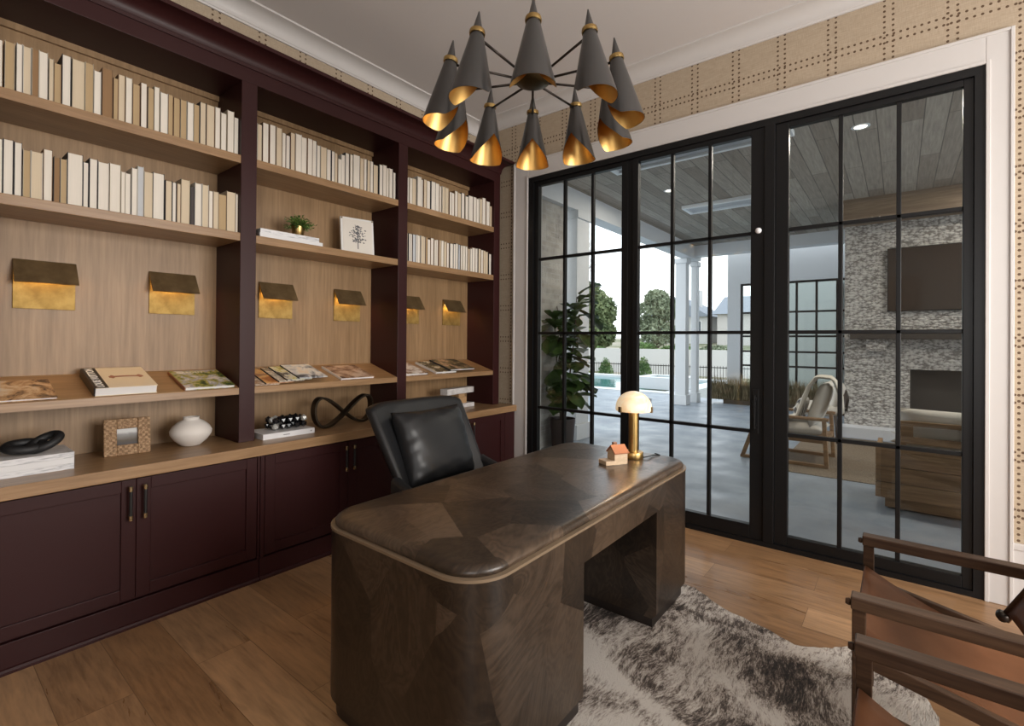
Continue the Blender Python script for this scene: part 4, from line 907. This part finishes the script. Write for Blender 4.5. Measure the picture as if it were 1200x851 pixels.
bm = B(.13, 1.35, fy+.4, fy+.42, .33, 1.09); box(bm, .13, .145, fy+.03, fy+.4, .33, 1.09); box(bm, 1.335, 1.35, fy+.03, fy+.4, .33, 1.09); put('firebox', bm, mat('sooty_firebrick', (.06, .055, .05), .8), FP)
put('hearth', B(-.78, 3.2, fy-.35, fy, -.02, .15, .006), mat('pale_hearth_stone', (.62, .63, .66), .5), FP)
put('mantel', B(-.63, 2.4, fy-.24, fy, 1.56, 1.69, .005), mat('charred_timber', (.030, .024, .020), .6), FP, label='dark timber mantel')
for x in (-.42, 1.75): put('corbel', B(x, x+.26, fy-.14, fy, 1.37, 1.56, .01), STONE, FP)
tv = thing('television', 'large dark flat television mounted on the stone above the mantel', 'television', (.55, fy, 2.0))
put('bezel', B(-.155, 1.4, fy-.06, fy-.001, 2.0, 3.0, .005), BLACKM, tv); put('screen', B(-.14, 1.385, fy-.063, fy-.0605, 2.015, 2.985), mat('dark_screen', (.035, .026, .022), .08), tv)
# house wing with tall black windows, behind the patio
WING = mat('painted_siding', (.60, .62, .64), .6)
bm = new(); wy = 13.1
for a in ((-3.42, -3.12, -.1, 4.2), (-.75, 4., -.1, 4.2), (-3.12, -.75, 2.95, 4.2), (-3.12, -.75, -.1, .35)): box(bm, a[0], a[1], wy, wy+.25, a[2], a[3])
tag(put('house_wing', bm, WING, None, at=(-1, wy, -.1)), 'pale painted house wing wall across the far side of the patio', 'house wall')
bm = new(); wd = thing('wing_window', 'tall black-framed window wall in the pale house wing beyond the patio', 'window', (-2, wy, .35))
for x in (-3.118, -2.72, -2.32, -1.92, -1.52, -1.12, -.797): box(bm, x, x+.045, wy+.04, wy+.1, .352, 2.948)
for z in (.352, .9, 1.25, 1.62, 2.2, 2.90): box(bm, -3.118, -.752, wy+.045, wy+.095, z, z+.045)
put('frame', bm, BLACKM, wd); put('glass_pane', B(-3.10, -.77, wy+.065, wy+.07, .37, 2.93), GLASS, wd)
bm = new(); prev = None; N = 60
for q in (-2.6, -1.15):
    pts = [(q+.5*i/N, wy+.35+.04*math.sin(i*.9)) for i in range(N+1)]
    vs0 = [bm.verts.new((x, y, .35)) for x, y in pts]; vs1 = [bm.verts.new((x, y, 2.9)) for x, y in pts]
    for i in range(N): bm.faces.new((vs0[i], vs0[i+1], vs1[i+1], vs1[i]))
o = put('curtain', bm, mat('white_curtain', (.7, .72, .74), .8), None, at=(-2, wy+.35, .35)); md = o.modifiers.new('s', 'SOLIDIFY'); md.thickness = .004
tag(o, 'white curtains hanging behind the black-framed wing window', 'curtain')
tag(put('wing_room_wall', B(-3.4, 0, wy+2.4, wy+2.5, -.1, 4.2), mat('dim_interior_wall', (.40, .43, .42), .8), None, at=(-2, wy+2.4, -.1)), 'dim interior wall seen through the wing window', 'house wall')
# fiddle leaf fig
fx, fyv = -3.75, 5.90
fg = thing('fiddle_leaf_fig', 'tall fiddle leaf fig with broad dark leaves in a brown pot, outside the left door', 'plant', (fx, fyv, -.02))
put('pot', lathe(new(), [(0, 0), (.14, 0), (.15, .01), (.178, .40), (.178, .42), (.165, .42), (.16, .37), (0, .37)], (fx, fyv, -.02), 32), mat('brown_glazed_pot', (.045, .030, .024), .4), fg, auto=40)
FIG = mat('fig_leaf', (.03, .065, .02), .4); t = NT(FIG); t.color(t.ramp(t.noise(t.coord(), 5, 3), (.3, (.022, .052, .014)), (.7, (.10, .165, .045))))
bm = new(); rnd = random.Random(21); stems = []
for k in range(3):
    a = 2.1*k+.4; pts = [Vector((fx+.03*math.cos(a), fyv+.03*math.sin(a), .35))]
    for u in range(1, 7): pts.append(Vector((fx+math.cos(a)*(.03+.03*u)+rnd.uniform(-.02, .02), fyv+math.sin(a)*(.03+.03*u)+rnd.uniform(-.02, .02), .35+u*(.295-.02*k))))
    tube(bm, pts, [.016-.0015*i for i in range(7)], 8); stems.append(pts)
put('stem', bm, mat('fig_bark', (.09, .065, .045), .8), fg, smooth=True)
for k in range(190):
    st_ = stems[k % 3]; q = rnd.uniform(.9, 6); i = min(int(q), 5); p0 = st_[i].lerp(st_[i+1], q-i)
    a = rnd.uniform(0, 2*PI); el = rnd.uniform(-.45, .75); ln = rnd.uniform(.26, .42); wd_ = ln*.42
    d = Vector((math.cos(a)*math.cos(el), math.sin(a)*math.cos(el), math.sin(el))); sd = d.cross(Vector((0, 0, 1))).normalized(); upv = sd.cross(d)
    if p0.x+d.x*(ln+.05)-abs(sd.x)*wd_*1.2 < -3.935: continue
    bm = new(); N = 8; g = []; st0 = p0+d*.05
    for i in range(N+1):
        u = i/N; w = wd_*(.35+.65*u**.8)*math.sqrt(max(0, 1-((u-.62)/.62)**2 if u < .62 else 1-((u-.62)/.385)**2))+.002
        c_ = st0+d*ln*u+Vector((0, 0, -.10*u*u*ln/.3))
        g.append([bm.verts.new(c_+sd*w*s+upv*(.03*abs(s)**1.5)+upv*.008*math.sin(6*u+s*2)) for s in (-1, -.5, 0, .5, 1)])
    for a_, b_ in zip(g, g[1:]):
        for j in range(4): bm.faces.new((a_[j], a_[j+1], b_[j+1], b_[j]))
    tube(bm, [p0, st0], .003, 5)
    put('leaf', bm, FIG, fg, smooth=True)
# lounge chair with cushions and throw
CUSH = mat('outdoor_linen', (.56, .53, .48), .85); THROW = mat('cream_throw', (.62, .58, .50), .9); t = NT(THROW); t.bump(t.noise(t.coord((1, 1, 1)), 60, 3), .8, .01)
STRP = mat('striped_pillow', (.5, .5, .5), .85); t = NT(STRP); sp = t.node('SeparateXYZ'); tcn = t.node('TexCoord'); t.l.new(tcn.outputs['Object'], sp.inputs[0])
t.color(t.mix(t.math('LESS_THAN', t.math('FRACT', t.math('MULTIPLY', t.math('ADD', sp.outputs[0], sp.outputs[1]), 22.)), .5), (.07, .07, .07), (.6, .57, .52)))
PZ = -.013
lc = thing('patio_armchair', 'teak lounge chair with white cushions, striped pillow and cream throw on the patio', 'armchair', (-1.15, 7.35, -.02))
for y in (6.95, 7.72):
    bm = xform(B(-.022, .022, -.03, .03, 0, .60, .004), Matrix.Translation((-1.62, y, PZ+.008)) @ Matrix.Rotation(.32, 4, 'Y')); put('leg', bm, TEAK, lc)
    put('leg', xform(B(-.022, .022, -.03, .03, 0, .60, .004), Matrix.Translation((-.68, y, PZ+.003)) @ Matrix.Rotation(-.05, 4, 'Y')), TEAK, lc)
    put('foot_rail', B(-1.64, -.66, y-.03, y+.03, PZ+.001, .025, .004), TEAK, lc); put('armrest', B(-1.46, -.66, y-.035, y+.035, .55, .585, .006), TEAK, lc)
put('seat_frame', B(-1.52, -.68, 6.98, 7.69, .27, .33, .004), TEAK, lc)
put('seat_cushion', xform(pillow(.78, .68, .17, 16, 5), Matrix.Translation((-1.1, 7.335, .415))), CUSH, lc, smooth=True)
put('back_cushion', xform(pillow(.64, .58, .17, 16, 4), frame_mat((-.78, 7.335, .73), (0, 1, 0), (.30, 0, .95), (-.95, 0, .30))), CUSH, lc, smooth=True)
tag(put('lumbar_pillow', xform(pillow(.34, .28, .13, 14, 4), frame_mat((-1.02, 7.50, .645), (0, 1, 0), (.35, 0, .94), (-.94, 0, .35))), STRP, None, at=(-1.02, 7.5, .50), smooth=True), 'black and white striped lumbar pillow on the patio lounge chair', 'pillow')
bm = new(); N, K = 26, 10; g = []
path = [(-1.32, .515), (-1.15, .525), (-1.02, .56), (-.965, .72), (-.90, .93), (-.80, 1.075), (-.62, 1.06), (-.55, .85), (-.54, .62)]
for i in range(N+1):
    u = i/N*(len(path)-1); q = min(int(u), len(path)-2); f_ = u-q; x = path[q][0]*(1-f_)+path[q+1][0]*f_; z = path[q][1]*(1-f_)+path[q+1][1]*f_
    g.append([bm.verts.new((x+.012*math.sin(j*1.9+i*.3), 7.0+.30*j/K, z+.014*math.sin(j*2.3)+.012)) for j in range(K+1)])
for i in range(N):
    for j in range(K): bm.faces.new((g[i][j], g[i+1][j], g[i+1][j+1], g[i][j+1]))
o = put('throw_blanket', bm, THROW, None, at=(-1, 7.15, .5), smooth=True); md = o.modifiers.new('s', 'SOLIDIFY'); md.thickness = .012
tag(o, 'cream knitted throw draped over the back of the patio lounge chair', 'blanket')
lc2 = thing('patio_armchair', 'dark-legged rounded armchair farther back by the fireplace hearth', 'armchair', (-.95, 9.0, -.02))
DW = mat('dark_stained_wood', (.03, .022, .018), .5)
for x in (-1.25, -.72):
    for y in (8.75, 9.3): put('leg', tube(new(), [(x, y, PZ+.003), (x+(.03 if x < -1 else -.03), y, .40)], [.016, .022], 10), DW, lc2, smooth=True)
put('seat_cushion', xform(pillow(.66, .66, .2, 14, 5), Matrix.Translation((-.98, 9.02, .47))), CUSH, lc2, smooth=True)
bm = tube(new(), [(-.68, 8.72, .42), (-.66, 8.74, .62), (-.66, 9.02, .74), (-.66, 9.32, .62), (-.68, 9.34, .42)], .045, 12); put('back_frame', bm, DW, lc2, smooth=True)
put('back_cushion', xform(pillow(.60, .42, .15, 14, 4), frame_mat((-.74, 9.03, .66), (0, 1, 0), (.2, 0, .98), (-.98, 0, .2))), CUSH, lc2, smooth=True)
JUTE = mat('jute_rug', (.16, .12, .08), .95); t = NT(JUTE); t.color(t.ramp(t.noise(t.coord((40, 4, 1)), 3, 3), (.3, (.10, .075, .05)), (.7, (.21, .165, .115)))); t.bump(t.noise(t.coord(), 120, 2), .8, .005)
tag(put('jute_rug', B(-1.18, 1.9, 6.52, 9.4, -.0198, -.0135), JUTE, None, at=(-.2, 8, -.0198)), 'brown woven jute rug under the patio seating', 'rug')
# teak outdoor sofa seen from behind
sf = thing('patio_sofa', 'low plank-sided teak sofa with its back to the glass doors', 'sofa', (.75, 6.0, -.02))
bm = new()
for z in (.09, .235, .38): box(bm, -.13, 1.75, 5.62, 5.66, z, z+.138, .003)
put('back_panel', bm, TEAK, sf)
bm = new()
for z in (.09, .235, .38): box(bm, -.17, -.13, 5.62, 6.35, z, z+.138, .003)
put('side_panel', bm, TEAK, sf)
put('base_rail', B(-.10, 1.70, 5.66, 6.32, .0, .085, .003), TEAK, sf); put('base_foot', B(-.08, 1.68, 5.70, 6.28, -.02, .0), DW, sf)
bm = B(-.17, 1.75, 5.60, 5.67, .52, .56, .003); box(bm, -.01, 1.75, 5.63, 5.67, .60, .66, .003); box(bm, -.01, .05, 5.63, 5.67, .56, .60, .003); box(bm, -.01, 1.75, 5.63, 5.67, .76, .80, .003); box(bm, -.01, .10, 5.63, 5.67, .66, .76, .003); box(bm, .45, .60, 5.63, 5.67, .66, .76, .003)
put('back_rail', bm, TEAK, sf)
put('seat_cushion', xform(pillow(1.70, .62, .17, 16, 6), Matrix.Translation((.78, 6.0, .60))), CUSH, sf, smooth=True)
bm = xform(pillow(1.66, .34, .16, 16, 6), frame_mat((.80, 5.78, .74), (1, 0, 0), (0, -.2, .98), (0, .98, .2))); put('back_cushion', bm, CUSH, sf, smooth=True)
# planter bed with grasses
bd = thing('planter_bed', 'low bed of brown ornamental grasses in front of the house wing', 'plant bed', (-3.2, 12.85, -.02))
put('soil', B(-3.4, -.9, 12.68, 13.05, -.02, .08), mat('soil', (.06, .045, .03), .9), bd)
GRS = mat('dry_grass', (.20, .16, .09), .8); t = NT(GRS); t.color(t.ramp(t.noise(t.coord(), 6, 3), (.3, (.10, .095, .045)), (.7, (.30, .23, .14))))
bm = new(); rnd = random.Random(8)
for k in range(2600):
    x = rnd.uniform(-3.7, -.95); y = rnd.uniform(12.7, 12.98); h = rnd.uniform(.3, .62); a = rnd.uniform(0, PI); w = Vector((math.cos(a), math.sin(a), 0))*.006; dv = Vector((rnd.uniform(-.12, .12), rnd.uniform(-.12, .10), 0)); p = Vector((x, y, .07))
    v = [bm.verts.new(q) for q in (p-w, p+w, p+dv*.4+Vector((0, 0, h*.6))+w, p+dv+Vector((0, 0, h)), p+dv*.4+Vector((0, 0, h*.6))-w)]; bm.faces.new(v)
o = put('grasses', bm, GRS, bd); o['kind'] = 'stuff'
CP = mat('grey_concrete_pot', (.38, .40, .42), .7)
for x, y, r_, lab in ((-4.62, 10.95, .095, 'small grey concrete pot by the far patio corner, right one of the two'), (-4.92, 11.0, .08, 'small grey concrete pot by the far patio corner, left one of the two')):
    tag(put('concrete_pot', lathe(new(), [(0, 0), (r_*.8, 0), (r_, r_*1.9), (r_*.85, r_*1.9), (r_*.7, .03), (0, .03)], (x, y, -.02), 24), CP, None, at=(x, y, -.02), auto=40), lab, 'pot', 'concrete pots on the patio')

# ================================================================== GARDEN BEYOND
LAWN = mat('garden_ground', (.30, .29, .24), .9); t = NT(LAWN); t.color(t.ramp(t.noise(t.coord(), .35, 5), (.4, (.11, .13, .05)), (.6, (.34, .31, .25))))
bm = new(); g = []
for i in range(31):
    g.append([])
    for j in range(25):
        x = -75+110*i/30; y = 13.4+90*j/24; h = -.9+1.6*max(0, min(1, (y-28)/10))+1.2*max(0, min(1, (y-40)/25)); g[-1].append(bm.verts.new((x, y, h if y > 14 else -.3)))
for i in range(30):
    for j in range(24): bm.faces.new((g[i][j], g[i+1][j], g[i+1][j+1], g[i][j+1]))
struct('garden_ground', bm, LAWN)
bm = B(-75, -9.0, 3, 13.4, -.9, -.3); struct('side_ground', bm, LAWN)
PAVE = mat('pool_coping', (.56, .58, .60), .6)
po = thing('swimming_pool', 'long turquoise swimming pool with pale stone coping beyond the patio', 'pool', (-10, 18, -.3))
bm = new(); X0, X1, Y0, Y1 = -17., -5.6, 14.6, 20.
for a in ((X0-.6, X1+.6, Y0-.55, Y0), (X0-.6, X1+.6, Y1, Y1+.55), (X0-.6, X0, Y0, Y1), (X1, X1+.6, Y0, Y1)): box(bm, a[0], a[1], a[2], a[3], -.9, -.02, .01)
put('coping', bm, PAVE, po)
WAT = mat('pool_water', (.05, .20, .22), .06); t = NT(WAT); t.bump(t.noise(t.coord(), 5, 3), .15, .02); t.color(t.ramp(t.noise(t.coord(), .9, 2), (.3, (.035, .16, .18)), (.7, (.09, .26, .27))))
put('water', B(X0, X1, Y0, Y1, -.6, -.12), WAT, po)
sp_ = thing('raised_spa', 'raised pale stone spa box at the near edge of the pool', 'spa', (-6.5, 15, -.02))
bm = new(); x0, x1, y0, y1 = -6.75, -5.2, 14.9, 16.4
for a in ((x0, x1, y0, y0+.3), (x0, x1, y1-.3, y1), (x0, x0+.3, y0+.3, y1-.3), (x1-.3, x1, y0+.3, y1-.3)): box(bm, a[0], a[1], a[2], a[3], -.015, .36, .01)
put('wall', bm, PAVE, sp_); put('water', B(x0+.301, x1-.301, y0+.301, y1-.301, -.015, .27), WAT, sp_)
struct('pool_deck', B(-22, -5., 12.6, 13.85, -.25, -.021), CONC)
fn = thing('iron_fence', 'black iron picket fence along the far side of the pool', 'fence', (-10, 24, -.9))
bm = new(); y = 24.
for k in range(150): x = -24+k*.13; box(bm, x, x+.018, y, y+.018, -.88, .36)
put('pickets', bm, BLACKM, fn); bm = B(-24, -4.4, y-.005, y+.023, .26, .30); box(bm, -24, -4.4, y-.005, y+.023, -.7, -.66); put('rail', bm, BLACKM, fn)
struct('retaining_wall', B(-40, -2, 30, 30.5, -.9, 1.0), mat('pale_block_wall', (.55, .54, .53), .8))
def leafcloud(bm, c, r, n_, size, rnd):
    for _ in range(n_):
        d = Vector((rnd.gauss(0, 1), rnd.gauss(0, 1), rnd.gauss(0, 1))).normalized()*(rnd.uniform(.25, 1)**.45); p = Vector(c)+Vector((d.x*r[0], d.y*r[1], d.z*r[2]))
        a = Vector((rnd.uniform(-1, 1), rnd.uniform(-1, 1), rnd.uniform(-1, 1))).normalized(); b = a.orthogonal().normalized(); s = size*rnd.uniform(.6, 1.4)
        bm.faces.new([bm.verts.new(q) for q in (p-a*s, p+b*s*.5, p+a*s, p-b*s*.5)])
def foliage(name, c1, c2):
    m = mat(name, c1, .7); t = NT(m); t.color(t.ramp(t.noise(t.coord(), 1.2, 3), (.35, c1), (.65, c2))); return m
F1, F2, F3 = foliage('tree_leaves_mid', (.055, .085, .03), (.19, .23, .10)), foliage('tree_leaves_grey', (.10, .13, .075), (.27, .31, .20)), foliage('shrub_leaves', (.04, .09, .02), (.13, .22, .06))
BARK = mat('bark', (.10, .08, .065), .9)
def tree(name, lab, x, y, z0, h, blobs, m, n_, size, seed, trunk=True):
    rnd = random.Random(seed); t_ = thing(name, lab, 'tree', (x, y, z0))
    bm = new()
    for bx, by, bz, rx, rz in blobs: leafcloud(bm, (x+bx, y+by, z0+bz), (rx, rx, rz), n_, size, rnd)
    put('crown', bm, m, t_)
    if trunk:
        bm = tube(new(), [(x, y, z0), (x+.1, y, z0+h*.3), (x-.05, y, z0+h*.62)], [.2, .15, .08], 8)
        put('trunk', bm, BARK, t_, smooth=True)
    return t_
tree('leafy_tree', 'broad leafy green tree beyond the pool, seen through the left door', -19.6, 34., .7, 6, ((0, 0, 1.6, 2.0, 1.4), (-1.6, 0, 2.6, 1.9, 1.5), (.9, .3, 3.1, 1.6, 1.5), (-.2, 0, 4.2, 1.8, 1.4), (1.2, 0, 1.4, 1.4, 1.2), (.2, 0, 2.8, 1.5, 1.4)), F1, 2600, .17, 31)
tree('leafy_tree', 'pale grey-green tree in front of the far slate-roofed house', -14.3, 35.5, 1.0, 4.5, ((0, 0, 1.2, 1.5, 1.1), (-.7, 0, 2.5, 1.3, 1.1), (.7, 0, 2.9, 1.1, .9), (0, 0, 3.7, .9, .7)), F2, 1500, .13, 32)
bt = thing('bare_tree', 'tall sparse bare-branched tree rising behind the leafy tree', 'tree', (-20.5, 38, .8)); bm = new(); rnd = random.Random(4)
def branch(p, d, ln, r_, lev):
    e = p+d*ln; tube(bm, [p, p.lerp(e, .5)+Vector((rnd.uniform(-.1, .1), rnd.uniform(-.1, .1), 0))*ln*.3, e], [r_, r_*.8, r_*.6], 5, caps=False)
    if lev > 0:
        for _ in range(3 if lev > 1 else 4):
            nd = (d+Vector((rnd.uniform(-.9, .9), rnd.uniform(-.9, .9), rnd.uniform(-.1, .5)))).normalized(); branch(p.lerp(e, rnd.uniform(.55, 1)), nd, ln*rnd.uniform(.55, .8), r_*.6, lev-1)
branch(Vector((-20.5, 38, .8)), Vector((0, 0, 1)), 4.4, .22, 6)
put('branches', bm, BARK, bt)
for k, (x, y, h, lab) in enumerate(((-14.1, 23.2, 1.65, 'upright green arborvitae by the iron fence, seen through the left door'), (-12.0, 23.0, 1.5, 'upright green arborvitae by the iron fence, just right of the door post'), (-9.9, 22.95, 1.6, 'upright green arborvitae beside the square porch column'))):
    rnd = random.Random(50+k); bm = new()
    leafcloud(bm, (x, y, -.9+h*.45), (.42, .42, h*.45), 1500, .045, rnd); leafcloud(bm, (x, y, -.9+h*.75), (.25, .25, h*.28), 500, .04, rnd)
    t_ = thing('arborvitae', lab, 'shrub', (x, y, -.9), 'arborvitae shrubs along the fence'); put('foliage', bm, F3, t_); put('stem', tube(new(), [(x, y, -.9), (x, y, 0)], .04, 6), BARK, t_)
rnd = random.Random(77)
for k, (x, y, z, r_, lab) in enumerate(((-17.9, 32.0, .75, .9, 'low green shrub mound on the bank below the leafy tree'), (-14.2, 32.0, 1.0, .9, 'low green shrub mound on the bank below the grey-green tree'), (-11.3, 31.6, .9, .8, 'low green shrub mound on the bank behind the porch columns'), (-8.8, 31.6, .9, .8, 'low brownish shrub mound on the bank beside the house wing'))):
    bm = new(); leafcloud(bm, (x, y, z), (r_*1.5, r_, r_*.5), 1500, .08, rnd); tag(put('bank_shrub', bm, F3 if k < 3 else F2, None, at=(x, y, z-r_*.5)), lab, 'shrub', 'shrub mounds on the bank')
# neighbouring houses
def house(lab, x0, x1, y0, y1, z0, ze, zr_, wallm, roofm, wins, axis='y'):
    t_ = thing('neighbour_house', lab, 'house', ((x0+x1)/2, (y0+y1)/2, z0))
    put('wall', B(x0, x1, y0, y1, z0, ze), wallm, t_); ym = (y0+y1)/2; xm = (x0+x1)/2
    if axis == 'y': bm = prism(new(), [(x0-.4, ze-.1), (x1+.4, ze-.1), (xm, zr_)], 'y', y0-.4, y1+.4)
    else: bm = prism(new(), [(y0-.4, ze-.1), (y1+.4, ze-.1), (ym, zr_)], 'x', x0-.4, x1+.4)
    put('roof', bm, roofm, t_)
    for wx, wz, ww, wh in wins: 
        f_ = put('window', B(wx, wx+ww, y0-.06, y0, wz, wz+wh), mat('white_frame', (.7, .7, .7), .5), t_); put('pane', B(wx+.1, wx+ww-.1, y0-.08, y0-.06, wz+.1, wz+wh-.1), mat('dark_pane', (.08, .10, .12), .1), f_)
    put('chimney', B(xm+1, xm+1.7, ym, ym+.7, ze, zr_+.9), wallm, t_)
SLATE = mat('slate_roof', (.20, .23, .27), .7); HW = mat('house_render', (.55, .55, .54), .8)
house('pale two-storey house with a slate gable roof beyond the grey-green tree', -22.5, -15.5, 52, 59, .6, 4.2, 6.3, HW, SLATE, ((-20.8, 2.2, 1.2, 1.5), (-18.6, 2.2, 1.2, 1.5), (-17, 2.2, .9, 1.5)))
house('pale stone house with a steep slate roof between the porch columns and the wing', -14.0, -8.0, 50, 58, .6, 4.3, 6.2, mat('pale_stone_house', (.50, .48, .46), .8), SLATE, ((-12.8, 2.4, 1.0, 1.6), (-10.4, 2.4, 1.0, 1.6)), 'x')
